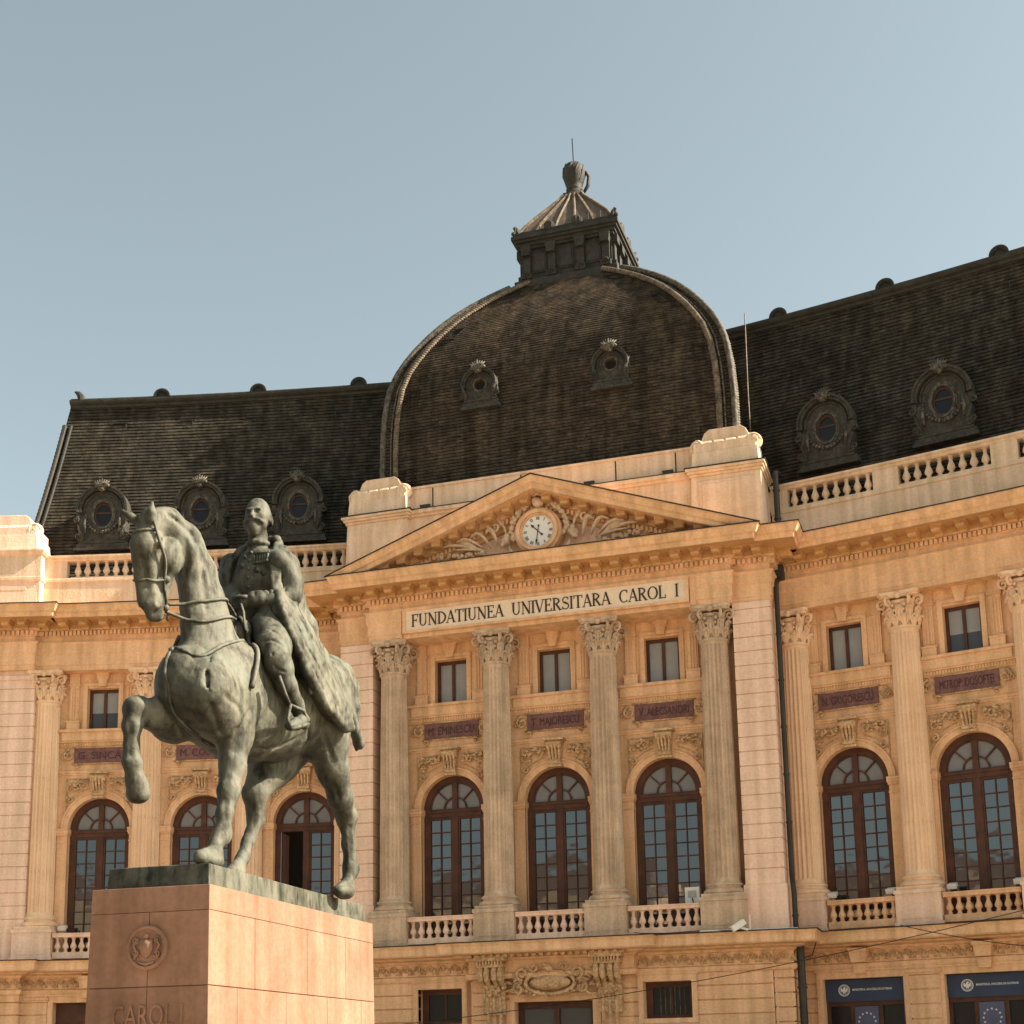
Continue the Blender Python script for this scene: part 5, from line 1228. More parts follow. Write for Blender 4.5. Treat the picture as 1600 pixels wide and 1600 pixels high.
floodlight(WF(-1, 2.75, -0.12, 6.31), 'white floodlight on the left wing balcony beside the pavilion')
ac = MB(); ac.box(-0.21, 0.21, -0.16, 0.16, 0, 0.60); ac.box(-0.19, 0.19, -0.165, -0.158, 0.03, 0.57); aco = ac.build('air_conditioner', 'white', None, loc=T(4.12, 0.22, 6.10)); tag(aco, 'boxy white air conditioner standing on the balcony behind the right centre balustrade', 'air conditioner')
g2 = MB()
for i in range(7): g2.box(-0.13, 0.13, -0.172, -0.166, 0.30+0.03*i, 0.31+0.03*i)
g2.tube([(0.0, -0.17, 0.28), (0.03, -0.18, 0.15), (-0.05, -0.18, 0.05)], 0.02, 5); g2.build('grille', 'black', aco)
af = MB(); af.box(-0.18, 0.18, -0.14, 0.14, -0.62, 0.0); af.build('stand', 'pipe', aco)
cm = MB(); M = T(5.63, -1.28, 5.42) @ Matrix.Rotation(0.5, 4, 'Z') @ Matrix.Rotation(-0.55, 4, 'Y')
cm.box(-0.22, 0.20, -0.07, 0.07, -0.08, 0.07, M); cm.box(-0.26, 0.16, -0.085, 0.085, 0.07, 0.09, M)
co = cm.build('security_camera', 'white', None); tag(co, 'white security camera on a post at the ledge under the right pier', 'camera')
cp = MB(); cp.tube([(5.66, -1.22, 5.36), (5.86, -1.05, 5.30), (5.92, -0.98, 5.27)], 0.035, 6); cp.tube([(5.90, -0.98, 5.27), (5.90, -0.98, 5.72)], 0.025, 6); cp.build('post', 'white', co)
cb = MB(); cb.tube([(5.88, -1.03, 5.33), (5.5, -1.05, 5.30), (4.5, -1.02, 5.34), (3.6, -1.05, 5.31), (2.9, -1.25, 5.32), (2.7, -1.37, 5.34)], 0.013, 5)
tag(cb.build('balcony_cable', 'black', None), 'black cable lying along the central balcony ledge', 'cable')
cd2 = MB(); cd2.tube([(4.5, -1.04, 5.325), (5.6, -1.02, 5.31), (7.2, -0.94, 5.30)], 0.02, 5)
tag(cd2.build('conduit', 'white', None), 'thin pale conduit on the ledge below the right corner pier', 'conduit')
def sag(a, b, d, n=16): return [(a[0]+(b[0]-a[0])*i/n, a[1]+(b[1]-a[1])*i/n, a[2]+(b[2]-a[2])*i/n-d*4*(i/n)*(1-i/n)) for i in range(n+1)]
w1 = MB(); w1.tube(sag((-5.5, -0.5, 2.95), (13.6, -1.6, 5.55), 0.35, 24), 0.011, 4); tag(w1.build('overhead_wire', 'black', None), 'long thin wire rising from the portal to the right wing ledge', 'wire')
w2 = MB(); w2.tube(sag((9.9, -0.6, 5.28), (14.5, -1.5, 4.35), 0.12), 0.011, 4); tag(w2.build('overhead_wire', 'black', None), 'short thin wire falling from the right wing ledge past the keystones', 'wire')
w3 = MB(); w3.tube([(7.45, 0.05, 5.3), (7.62, -0.35, 5.2), (7.60, -0.40, 4.9), (7.45, -0.1, 4.6), (7.2, 0.0, 4.55)], 0.016, 5); tag(w3.build('looped_cable', 'black', None), 'black cable looping over the ledge beside the right downpipe', 'cable')

# ---- sunlit palace across the square, seen only in the window glass
PAL = empty('palace_building', (0, 0, 0)); tag(PAL, 'long pale palace across the square, reflected in the window panes', 'building')
p = MB(); p.box(-110, 60, -128, -110, 0, 16); p.box(-112, 62, -129, -109, 16, 17); p.box(-60, -20, -128, -106, 0, 19); p.box(12, 34, -128, -106, 0, 20); p.build('wall', 'pale', PAL)
p = MB(); p.frust((-110, 60, -128, -110), (-105, 55, -122, -116), 17, 20.5); p.frust((-60, -20, -128, -106), (-55, -25, -122, -112), 19, 24); p.frust((12, 34, -128, -106), (20, 26, -120, -114), 20, 26); p.build('roof', 'roof_red', PAL)
p = MB()
for i in range(40):
    x = -108+i*4.2
    for z in (2.5, 7.2, 11.8): p.box(x, x+1.7, -109.95 if not -61 < x < -19 else -105.95, -109.8 if not -61 < x < -19 else -105.8, z, z+3.4)
bsplit(p, 'window', 'dark', PAL)
HORSE={
'trunk':[(0.614,0.161,2.628,0.521),(1.132,0.213,2.64,0.634),(1.759,0.276,2.635,0.722),(2.593,0.359,2.796,0.698),(3.309,0.431,3.004,0.61),(3.975,0.497,3.303,0.515),(4.212,0.521,3.487,0.425)],
'croup2':[(3.783,0.578,3.249,0.491),(3.692,0.669,2.901,0.412)],
'chestL':[(0.753,-0.075,2.658,0.313),(0.733,-0.027,2.269,0.278)],
'chestR':[(0.493,0.449,2.507,0.37),(0.765,0.496,2.234,0.325)],
'neck':[(1.116,0.212,3.068,0.469),(0.998,0.18,3.429,0.36),(0.896,0.15,3.794,0.309),(0.733,0.113,4.182,0.283),(0.519,0.052,4.509,0.256),(0.217,-0.028,4.671,0.196),(0.029,-0.097,4.679,0.146)],
'neckfront':[(0.606,0.161,2.811,0.342),(0.531,0.153,3.214,0.212),(0.535,0.103,3.646,0.164)],
'head':[(-0.03,-0.123,4.55,0.194),(-0.071,-0.147,4.326,0.193),(0.046,-0.175,4.031,0.153),(0.16,-0.184,3.731,0.129),(0.196,-0.18,3.556,0.137)],
'cheek':[(0.188,-0.001,4.297,0.154),(0.28,0.008,4.131,0.106)],
'jaw':[(0.226,-0.017,4.158,0.114),(0.252,-0.125,3.668,0.089)],
'lip':[(0.237,-0.146,3.48,0.073),(0.162,-0.194,3.446,0.064)],
'noseridge':[(-0.161,-0.256,4.307,0.08),(-0.018,-0.262,3.935,0.072),(0.066,-0.253,3.625,0.08)],
'earL':[(-0.121,-0.272,4.62,0.064),(-0.182,-0.338,4.682,0.048),(-0.253,-0.425,4.751,0.016)],
'earR':[(-0.186,-0.039,4.594,0.072),(-0.22,-0.022,4.68,0.064),(-0.231,-0.003,4.818,0.016)],
'forelock':[(-0.163,-0.176,4.618,0.072),(-0.123,-0.112,4.702,0.072)],
'FN':[(1.041,0.544,2.462,0.33),(0.988,0.579,2.025,0.238),(0.921,0.592,1.634,0.163),(0.811,0.601,1.259,0.133),(0.698,0.61,0.962,0.092),(0.633,0.613,0.686,0.107),(0.48,0.598,0.529,0.094)],
'FNhoof':[(0.469,0.597,0.441,0.11),(0.176,0.568,0.364,0.093)],
'FR0':[(0.884,-0.062,2.306,0.297),(0.732,-0.177,2.18,0.229),(0.415,-0.258,2.233,0.186),(0.138,-0.336,2.258,0.167)],
'FR1':[(0.138,-0.336,2.258,0.167),(0.059,-0.354,2.021,0.119),(0.059,-0.354,1.778,0.095),(0.082,-0.352,1.581,0.118),(0.128,-0.347,1.46,0.111)],
'FRhoof':[(0.173,-0.343,1.355,0.134),(0.233,-0.337,1.221,0.151)],
'FRelbow':[(0.284,-0.222,2.224,0.112),(0.251,-0.235,2.111,0.072)],
'HN':[(3.537,0.734,2.937,0.428),(3.523,0.772,2.502,0.342),(3.684,0.828,2.075,0.223),(3.904,0.85,1.715,0.168),(4.106,0.871,1.453,0.141),(4.19,0.879,1.046,0.089),(4.253,0.885,0.694,0.103),(4.154,0.875,0.494,0.093)],
'HNstifle':[(3.256,0.726,2.59,0.275),(3.372,0.737,2.379,0.239)],
'HNhoof':[(4.115,0.871,0.396,0.121),(3.898,0.85,0.346,0.101)],
'HF':[(3.594,0.209,2.608,0.449),(3.15,0.115,2.099,0.329),(2.728,0.053,1.612,0.17),(2.773,0.057,1.256,0.116),(2.581,0.038,0.915,0.079),(2.424,0.022,0.655,0.087)],
'HFhoof':[(2.362,0.016,0.525,0.113),(2.235,0.003,0.457,0.104)],
'sheath':[(3.233,0.373,2.218,0.11),(3.366,0.387,2.028,0.046)],
'tail':[(4.171,0.567,3.772,0.174),(4.523,0.632,3.777,0.147),(4.737,0.674,3.573,0.128),(4.805,0.7,3.283,0.099),(4.787,0.719,3.024,0.079)],
'tail2':[(4.589,0.659,3.589,0.078),(4.657,0.686,3.199,0.059),(4.788,0.719,2.924,0.079),(4.941,0.754,2.732,0.089)],
'shoulderblade':[(1.218,0.502,3.025,0.302),(0.795,0.52,2.532,0.294)],
}
RIDER={
'torso':[(2.477,0.348,3.88,0.36),(2.262,0.326,4.145,0.345),(2.165,0.316,4.50,0.36),(2.18,0.317,4.66,0.31)],
'shoulders':[(2.33,-0.06,4.80,0.15),(2.17,0.314,4.80,0.17),(2.02,0.70,4.70,0.165)],
'neck':[(2.17,0.317,4.94,0.143),(2.147,0.315,5.159,0.134)],
'skull':[(2.136,0.314,5.515,0.198),(2.123,0.312,5.396,0.188)],
'jaw':[(2.109,0.291,5.318,0.152),(2.094,0.279,5.239,0.116)],
'armL':[(2.06,0.79,4.63,0.15),(2.10,0.858,4.42,0.145),(2.064,0.866,4.195,0.135),(1.86,0.70,4.07,0.125),(1.75,0.48,4.085,0.105)],
'armR':[(2.324,-0.168,4.858,0.163),(2.186,-0.181,4.502,0.135),(1.904,0.09,4.153,0.106)],
'handL':[(1.687,0.369,4.058,0.078),(1.662,0.286,4.04,0.078)],
'thighL':[(1.889,0.62,3.73,0.252),(1.561,0.85,3.347,0.221),(1.361,1.0,3.052,0.176)],
'shinL':[(1.361,1.0,3.052,0.168),(1.497,1.07,2.768,0.135),(1.724,1.1,2.576,0.102),(1.829,1.12,2.441,0.089)],
'footL':[(1.911,1.14,2.405,0.077),(1.661,1.14,2.289,0.082),(1.481,1.12,2.216,0.06)],
'thighR':[(2.745,0.074,3.983,0.274),(3.104,-0.19,3.678,0.204)],
'shinR':[(3.105,-0.189,3.649,0.186),(3.473,-0.203,3.29,0.122)],
}
COATL=[(1.846,0.785,4.154),(1.718,0.892,3.923),(1.747,0.995,3.608),(1.901,1.07,3.33),(2.076,1.128,3.058),(2.346,1.175,2.833),(2.773,1.217,2.657),(3.22,1.21,2.56)]
COATR=[(2.358,0.736,4.272),(2.374,0.837,4.016),(2.555,0.906,3.829),(2.854,0.935,3.676),(3.237,0.924,3.562),(3.36,0.99,3.32),(3.36,1.06,3.04),(3.38,1.16,2.62)]
COATI=[(1.848,0.635,3.989),(1.809,0.731,3.786),(1.931,0.793,3.454),(2.198,0.82,3.162),(2.557,0.856,2.929),(2.886,0.939,2.788),(3.11,1.011,2.704),(3.297,1.18,2.573)]
rein1=[(0.343,-0.066,3.648),(0.456,0.126,3.68),(0.772,0.277,3.769),(1.159,0.366,3.887),(1.41,0.391,3.926)]
rein2=[(0.362,-0.064,3.543),(0.394,0.119,3.466),(0.627,0.313,3.473),(0.915,0.392,3.593),(1.412,0.391,3.882)]
breast=[(1.402,0.59,3.416),(0.786,0.599,3.243),(0.308,0.531,3.016),(0.279,0.328,2.919),(0.432,0.143,2.852),(0.59,-0.091,3.084),(0.515,-0.149,3.324)]
martin=[(0.464,0.126,2.845),(0.437,0.094,2.607),(0.429,0.123,2.353),(0.607,0.161,2.101),(1.088,0.209,1.821)]
saddle=[(1.373,0.537,3.545),(1.357,0.686,3.394),(1.199,0.82,3.077),(1.103,0.87,2.705)]
browband=[(-0.16,-0.296,4.414),(-0.203,-0.12,4.403),(-0.149,0.025,4.465)]
cheekstrap=[(-0.241,0.056,4.537),(-0.138,0.086,4.318),(-0.04,0.076,4.059),(0.123,0.012,3.825),(0.287,-0.051,3.587)]
noseband=[(0.007,-0.319,3.907),(-0.015,-0.182,3.902),(0.015,-0.019,3.852),(0.144,0.034,3.913)]
stirrupleather=[(1.142,1.12,2.812),(1.239,1.16,2.61),(1.36,1.18,2.466)]
stir=[(1.36,1.19,2.47),(1.24,1.2,2.26),(1.36,1.2,2.15),(1.90,1.2,2.335),(1.749,1.2,2.486)]
CREASE={'horse':[[(0.433,0.583,3.101),(0.591,0.157,2.576),(0.585,0.324,2.209),(0.576,0.616,1.963)],[(0.837,0.919,2.342),(0.756,0.73,2.039),(0.677,0.776,1.765)],[(0.759,0.315,2.396),(0.821,0.66,2.283),(0.829,0.907,2.139)],[(0.049,0.492,3.81),(0.132,0.493,3.376),(0.379,0.217,2.857)],[(0.197,0.295,4.458),(0.169,0.397,4.196),(0.063,0.454,4.011)],[(1.014,2.751,2.825),(0.94,3.12,2.451),(0.939,3.412,2.138)],[(0.97,2.188,2.741),(0.963,2.472,2.492),(0.825,2.754,2.291)],[(0.647,0.651,1.114),(0.668,0.554,0.775)],[(0.948,4.039,1.286),(0.937,4.147,0.801)],[(-0.306,-0.059,2.032),(-0.317,-0.03,1.637)],[(0.096,0.101,2.589),(0.062,0.282,2.242),(0.028,0.625,2.007)],[(-0.157,-0.169,4.109),(-0.148,-0.004,3.76)],[(-0.049,0.096,3.95),(-0.07,0.105,3.601)],[(0.067,0.036,4.74),(0.232,0.343,4.583),(0.337,0.578,4.237),(0.398,0.725,3.846)],[(0.872,3.579,1.846),(0.909,3.735,1.636)],[(0.287,0.452,4.459),(0.313,0.563,4.062),(0.333,0.613,3.647)],[(0.615,1.558,1.971),(0.729,2.111,2.12),(0.872,2.424,2.308)],[(0.86,3.822,0.402),(0.981,4.113,0.447)]],'person':[[(0.793,1.36,3.473),(0.895,1.396,3.517),(1.0,1.389,3.444)],[(0.797,1.316,3.346),(0.943,1.314,3.358),(1.062,1.337,3.283)],[(0.987,1.207,3.151),(1.03,1.218,2.934)],[(0.373,1.882,4.485),(0.524,1.635,4.116)],[(1.046,1.221,2.934),(1.142,1.291,2.9)],[(1.114,1.441,2.638),(1.123,1.631,2.509)]],'greatcoat':[[(0.996,1.779,3.841),(1.113,2.056,3.459),(1.182,2.457,3.151),(1.26,2.806,2.771)],[(0.961,1.688,3.907),(1.111,1.846,3.446),(1.193,2.276,3.058),(1.275,2.629,2.683)],[(0.998,1.921,3.929),(1.126,2.244,3.6),(1.161,2.666,3.344)],[(0.793,1.941,4.532),(0.956,2.003,4.479)],[(0.786,1.92,4.379),(0.975,2.006,4.35)],[(0.819,1.963,4.758),(0.858,1.966,4.505)],[(0.903,2.032,4.707),(0.974,2.008,4.415)]]}
# ================================================================= MONUMENT
AN = 0.0440815; E1 = Vector((cos(AN), sin(AN), 0)); E2 = Vector((-sin(AN), cos(AN), 0)); PW, PLn = 1.5633, 5.4247
P00 = Vector((3.41644, -26.34615, 0))-E1*PW/2; PZT = 3.9
MS = Matrix(((E1.x, E2.x, 0, P00.x), (E1.y, E2.y, 0, P00.y), (0, 0, 1, PZT), (0, 0, 0, 1)))   # local (c, a, z)
# ---- stone pedestal
PED = empty('stone_pedestal'); PED.matrix_world = MS; tag(PED, 'tall pinkish stone pedestal under the bronze rider', 'pedestal')
def pedblock(z0, z1, gx):      # slightly battered block, z below the top
    b0 = 0.0156*(-z0); b1 = 0.0156*(-z1); h = PW/2
    m = MB(); m.frust((-h-b0+gx, h+b0-gx, -b0+gx, PLn+b0-gx), (-h-b1+gx, h+b1-gx, -b1+gx, PLn+b1-gx), z0, z1); return m
core = MB(); h = PW/2
def slab_course(z0, z1, side_cuts, front_cuts, m, inset=0.0):
    # four faces clad with slabs split at the cuts; thin dark joints show the core behind
    g_ = 0.004; b0 = 0.0156*(-z0); b1 = 0.0156*(-z1)
    def slab(a0, a1, face):
        if face == 'f': m.frust((a0, a1, -b0, 0.12), (a0, a1, -b1, 0.12), z0+g_, z1-g_)
        elif face == 'r': m.frust((h-0.12, h+b0, a0, a1), (h-0.12, h+b1, a0, a1), z0+g_, z1-g_)
        elif face == 'l': m.frust((-h-b0, -h+0.12, a0, a1), (-h-b1, -h+0.12, a0, a1), z0+g_, z1-g_)
        else: m.frust((a0, a1, PLn-0.12, PLn+b0), (a0, a1, PLn-0.12, PLn+b1), z0+g_, z1-g_)
    fc = [-h+0.1201]+front_cuts+[h-0.1201]
    for a, b in zip(fc[:-1], fc[1:]): slab(a+g_, b-g_, 'f'); slab(a+g_, b-g_, 'b')
    scut = [-b1*0.5]+side_cuts+[PLn+b1*0.5]
    for a, b in zip(scut[:-1], scut[1:]): slab(a+(g_ if a > 0 else -0.0), b-g_, 'r'); slab(a+(g_ if a > 0 else 0), b-g_, 'l')
s_ = MB(); zz = [-0.30, -1.19, -2.08, -2.97, -3.9]
cuts = [[1.25, 2.9, 4.3], [0.75, 2.2, 3.6, 4.9], [1.5, 3.0, 4.4], [0.8, 2.3, 3.8]]
def fr4(z0, z1, grow=0.0):
    m = s_; b0 = 0.0156*(-z0)+grow; b1 = 0.0156*(-z1)+grow; m.frust((-h-b0, h+b0, -b0, PLn+b0), (-h-b1, h+b1, -b1, PLn+b1), z0, z1)
fr4(-0.30, 0.0, 0.0)
for i in range(4):
    z1, z0 = zz[i], zz[i+1]
    b0 = 0.0156*(-z0); b1 = 0.0156*(-z1); g_ = 0.005
    # body of each course as blocks along the length; each block spans the full width, front block split in two
    cs = [-b0]+cuts[i]+[PLn+b0]
    for j, (a, b) in enumerate(zip(cs[:-1], cs[1:])):
        a2 = a+g_ if j else None; 
        ya0 = -b0 if j == 0 else a+g_; ya1 = -b1 if j == 0 else a+g_; yb0 = PLn+b0 if j == len(cs)-2 else b-g_; yb1 = PLn+b1 if j == len(cs)-2 else b-g_
        if j == 0:
            s_.frust((-h-b0, -0.003, ya0, yb0), (-h-b1, -0.003, ya1, yb1), z0+g_, z1-g_); s_.frust((0.003, h+b0, ya0, yb0), (0.003, h+b1, ya1, yb1), z0+g_, z1-g_)
        else: s_.frust((-h-b0, h+b0, ya0, yb0), (-h-b1, h+b1, ya1, yb1), z0+g_, z1-g_)
s_.build('pedestal_block', 'granite', PED, bev=0.007)
jc = MB(); jc.frust((-h-0.035, h+0.035, -0.035, PLn+0.035), (-h+0.02, h-0.02, 0.02, PLn-0.02), -3.89, -0.29); jc.build('joint_core', 'joint', PED)
FB = lambda z: -0.0156*(-z)
md_ = MB(); mc = T(0.0, FB(-0.73), -0.73) @ Matrix.Rotation(pi/2, 4, 'X')
md_.lathe([(0.265, 0.0), (0.265, 0.045), (0.25, 0.06), (0.225, 0.06), (0.215, 0.035), (0.21, 0.03), (0.0, 0.032)], 40, mc)
mo = md_.build('medallion', 'granite', PED, smooth=False)
m3 = MB(); rn5 = random.Random(4)
m3.prism([(0.085*x, -0.735+0.10*z) for x, z in ((-1, 1), (1, 1), (1, -0.1), (0.6, -0.8), (0, -1.2), (-0.6, -0.8), (-1, -0.1))], -0.062+FB(-0.73), -0.03+FB(-0.73))
for s in (-1, 1):
    spiral(m3, s*0.14, -0.64, 0.045, 1.2, 0, s, -0.05, 0.014, 12); spiral(m3, s*0.14, -0.80, 0.05, 1.2, pi, s, -0.05, 0.014, 12)
    m3.tube([(s*0.11, -0.055, -0.62), (s*0.17, -0.06, -0.70), (s*0.13, -0.055, -0.78), (s*0.16, -0.055, -0.87)], 0.018, 6)
    for i in range(8): m3.ball((s*rn5.uniform(0.10, 0.19), -0.045, -0.73+rn5.uniform(-0.15, 0.15)), 0.014, None, 6, 4)
m3.tube([(-0.1, -0.05, -0.90), (0, -0.055, -0.93), (0.1, -0.05, -0.90)], 0.018, 6); m3.ball((0, -0.055, -0.59), 0.035, None, 8, 6)
m3.build('coat_of_arms', 'granite', mo, smooth=True)
text_mesh('CAROL I', 0.92, 0.26, 0.022, 'inscription', 'granite', PED, T(0.02, FB(-1.5)+0.0, -1.53), 0.0)
# ---- bronze plinth, horse and rider: one casting
ST = empty('equestrian_statue'); ST.matrix_world = MS; tag(ST, 'green patinated bronze statue of a bearded rider on a walking horse', 'statue')
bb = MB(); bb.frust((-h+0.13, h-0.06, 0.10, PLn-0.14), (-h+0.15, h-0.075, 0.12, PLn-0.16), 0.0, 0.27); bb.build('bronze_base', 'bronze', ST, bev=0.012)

def field(lo, hi, hstep):
    n = [int(math.ceil((hi[i]-lo[i])/hstep))+1 for i in range(3)]
    return {'lo': np.array(lo, float), 'h': hstep, 'n': n, 'F': np.full(n, 9.0, np.float32)}
def sub(G, lo, hi, pad):
    i0 = [max(0, int((lo[i]-pad-G['lo'][i])/G['h'])) for i in range(3)]; i1 = [min(G['n'][i], int((hi[i]+pad-G['lo'][i])/G['h'])+2) for i in range(3)]
    ax = [G['lo'][i]+G['h']*np.arange(i0[i], i1[i]) for i in range(3)]
    X, Y, Z = np.meshgrid(*ax, indexing='ij'); sl = tuple(slice(a, b) for a, b in zip(i0, i1)); return sl, X, Y, Z
def smin(a, b, k):
    hh = np.clip(0.5+0.5*(b-a)/k, 0, 1); return b+(a-b)*hh-k*hh*(1-hh)
def put(G, sl, d, k, op):
    A = G['F'][sl]
    if op == 'add': G['F'][sl] = smin(A, d, k)
    else: G['F'][sl] = -smin(-A, d, k)
def cap(G, p, q, r1, r2, k=0.06, op='add', flat=None):
    R = max(r1, r2); lo = [min(p[i], q[i])-R for i in range(3)]; hi = [max(p[i], q[i])+R for i in range(3)]
    sl, X, Y, Z = sub(G, lo, hi, k*1.3+G['h']*2)
    if X.size == 0: return
    dx, dy, dz = q[0]-p[0], q[1]-p[1], q[2]-p[2]; L2 = dx*dx+dy*dy+dz*dz+1e-9
    t = np.clip(((X-p[0])*dx+(Y-p[1])*dy+(Z-p[2])*dz)/L2, 0, 1)
    ex, ey, ez = X-p[0]-t*dx, Y-p[1]-t*dy, Z-p[2]-t*dz
    if flat: ex = ex/flat[0]; ey = ey/flat[1]; ez = ez/flat[2]
    d = np.sqrt(ex*ex+ey*ey+ez*ez)-(r1+(r2-r1)*t)
    if flat: d = d*min(flat)
    put(G, sl, d, k, op)
def chain(G, key, D, k=0.08, op='add', flat=None, dz=0.0, rs=1.0):
    N = D[key]
    for a, b in zip(N[:-1], N[1:]):
        cap(G, (a[1], a[0], a[2]+dz), (b[1], b[0], b[2]+dz), a[3]*rs, b[3]*rs, k, op, flat)
def ell(G, c, r, k=0.04, op='add'):
    lo = [c[i]-r[i] for i in range(3)]; hi = [c[i]+r[i] for i in range(3)]
    sl, X, Y, Z = sub(G, lo, hi, k*1.3+G['h']*2)
    d = (np.sqrt(((X-c[0])/r[0])**2+((Y-c[1])/r[1])**2+((Z-c[2])/r[2])**2)-1)*min(r); put(G, sl, d, k, op)
def tri(G, A, B, C, r, k=0.05):
    A, B, C = [np.array(v, float) for v in (A, B, C)]
    lo = np.minimum(np.minimum(A, B), C)-r; hi = np.maximum(np.maximum(A, B), C)+r
    sl, X, Y, Z = sub(G, lo, hi, k*1.3+G['h']*2)
    if X.size == 0: return
    P = np.stack([X, Y, Z], -1)
    n = np.cross(B-A, C-A); n /= (np.linalg.norm(n)+1e-12)
    def seg(a, b):
        ab = b-a; t = np.clip(((P-a)@ab)/(ab@ab+1e-12), 0, 1)[..., None]; return np.linalg.norm(P-a-t*ab, axis=-1)
    dp = np.abs((P-A)@n); ins = np.ones(X.shape, bool)
    for a, b in ((A, B), (B, C), (C, A)): ins &= ((P-a)@np.cross(n, b-a)) >= 0
    d = np.where(ins, dp, np.minimum(np.minimum(seg(A, B), seg(B, C)), seg(C, A)))-r
    put(G, sl, d.astype(np.float32), k, 'add')
def surfnet(G, name, m, parent, wr=None):
    F = G['F']; S = F < 0
    nx, ny, nz = F.shape
    c = np.zeros((nx-1, ny-1, nz-1), np.int8)
    for i in (0, 1):
        for j in (0, 1):
            for k in (0, 1): c += S[i:nx-1+i, j:ny-1+j, k:nz-1+k]
    act = (c > 0) & (c < 8); idx = -np.ones(act.shape, np.int64); ii = np.argwhere(act); idx[act] = np.arange(len(ii))
    acc = np.zeros((len(ii), 3)); cnt = np.zeros(len(ii))
    cor = [(i, j, k) for i in (0, 1) for j in (0, 1) for k in (0, 1)]
    for a in cor:
        for b in cor:
            if sum(b)-sum(a) == 1 and sum(abs(b[q]-a[q]) for q in range(3)) == 1:
                fa = F[ii[:, 0]+a[0], ii[:, 1]+a[1], ii[:, 2]+a[2]]; fb = F[ii[:, 0]+b[0], ii[:, 1]+b[1], ii[:, 2]+b[2]]
                cr = (fa < 0) != (fb < 0); t = np.where(cr, fa/(fa-fb+1e-20), 0)
                for q in range(3): acc[:, q] += np.where(cr, a[q]+t*(b[q]-a[q]), 0)
                cnt += cr
    V = (ii+acc/cnt[:, None])*G['h']+G['lo']
    fs = []
    for ax in range(3):
        o1, o2 = [(1, 2), (2, 0), (0, 1)][ax]
        sl0 = [slice(1, -1)]*3; sl1 = [slice(1, -1)]*3; sl0[ax] = slice(0, -1); sl1[ax] = slice(1, None)
        A = S[tuple(sl0)]; B = S[tuple(sl1)]; e = np.argwhere(A != B)
        if len(e) == 0: continue
        flip = A[tuple(e.T)]
        base = e.copy(); base += 1; base[:, ax] -= 1
        def cell(d1, d2):
            p = base.copy(); p[:, o1] -= d1; p[:, o2] -= d2; return idx[p[:, 0], p[:, 1], p[:, 2]]
        q = np.stack([cell(0, 0), cell(1, 0), cell(1, 1), cell(0, 1)], 1); q[~flip] = q[~flip][:, ::-1]; fs.append(q)
    Q = np.concatenate(fs); Q = Q[(Q >= 0).all(1)]
    if wr:            # hand-modelled clay surface: shallow dabs and tooling
        gr = [np.gradient(F, axis=q)[ii[:, 0], ii[:, 1], ii[:, 2]] for q in range(3)]; Nn = np.stack(gr, 1); Nn /= (np.linalg.norm(Nn, axis=1)[:, None]+1e-9)
        dd_ = np.array([noise.noise(Vector(v)*5.5)+0.6*noise.noise(Vector((v[0]*13, v[1]*13, v[2]*9)))+0.35*noise.noise(Vector(v)*26) for v in V]); V = V+Nn*(dd_*wr)[:, None]
    me = bpy.data.meshes.new(name); me.from_pydata(V.tolist(), [], Q.tolist()); me.materials.append(MT[m]); me.polygons.foreach_set('use_smooth', [True]*len(me.polygons)); me.update()
    o = bpy.data.objects.new(name, me); COL.objects.link(o); o.parent = parent
    return o

def creases(G, n, r, k):
    for cv in CREASE[n]:
        for i in range(len(cv)-1): cap(G, cv[i], cv[i+1], r*(1 if i else 0.6), r*(1 if i < len(cv)-2 else 0.5), k, 'cut')
# ---- horse
G = field((-0.95, -0.75, 0.18), (1.75, 5.35, 5.0), 0.026)
H = HORSE
chain(G, 'trunk', H, 0.25, flat=(0.86, 1, 1)); chain(G, 'croup2', H, 0.2); chain(G, 'chestL', H, 0.12); chain(G, 'chestR', H, 0.12); chain(G, 'shoulderblade', H, 0.10)
chain(G, 'neck', H, 0.12, flat=(0.82, 1, 1)); cap(G, (0.16, 0.70, 3.05), (0.12, 0.62, 3.9), 0.20, 0.13, 0.12)
chain(G, 'head', H, 0.07, flat=(0.85, 1, 1)); chain(G, 'cheek', H, 0.05); chain(G, 'jaw', H, 0.05); chain(G, 'lip', H, 0.04); chain(G, 'noseridge', H, 0.05)
for k_ in ('earL', 'earR'): chain(G, k_, H, 0.03)
chain(G, 'forelock', H, 0.04)
chain(G, 'FN', H, 0.08); chain(G, 'FR0', H, 0.09); chain(G, 'FR1', H, 0.05); chain(G, 'FRelbow', H, 0.05)
chain(G, 'HN', H, 0.10); chain(G, 'HNstifle', H, 0.12); chain(G, 'HF', H, 0.08); chain(G, 'tail', H, 0.08); chain(G, 'tail2', H, 0.06); chain(G, 'sheath', H, 0.05)
chain(G, 'FNhoof', H, 0.04, dz=-0.01); chain(G, 'HNhoof', H, 0.04); cap(G, (0.026, 2.455, 0.694), (0.01, 2.30, 0.50), 0.09, 0.10, 0.05); cap(G, (0.01, 2.30, 0.48), (0.0, 2.18, 0.37), 0.13, 0.14, 0.04); chain(G, 'FRhoof', H, 0.04)
def N_(key, i, D=HORSE): a = D[key][i]; return Vector((a[1], a[0], a[2])), a[3]
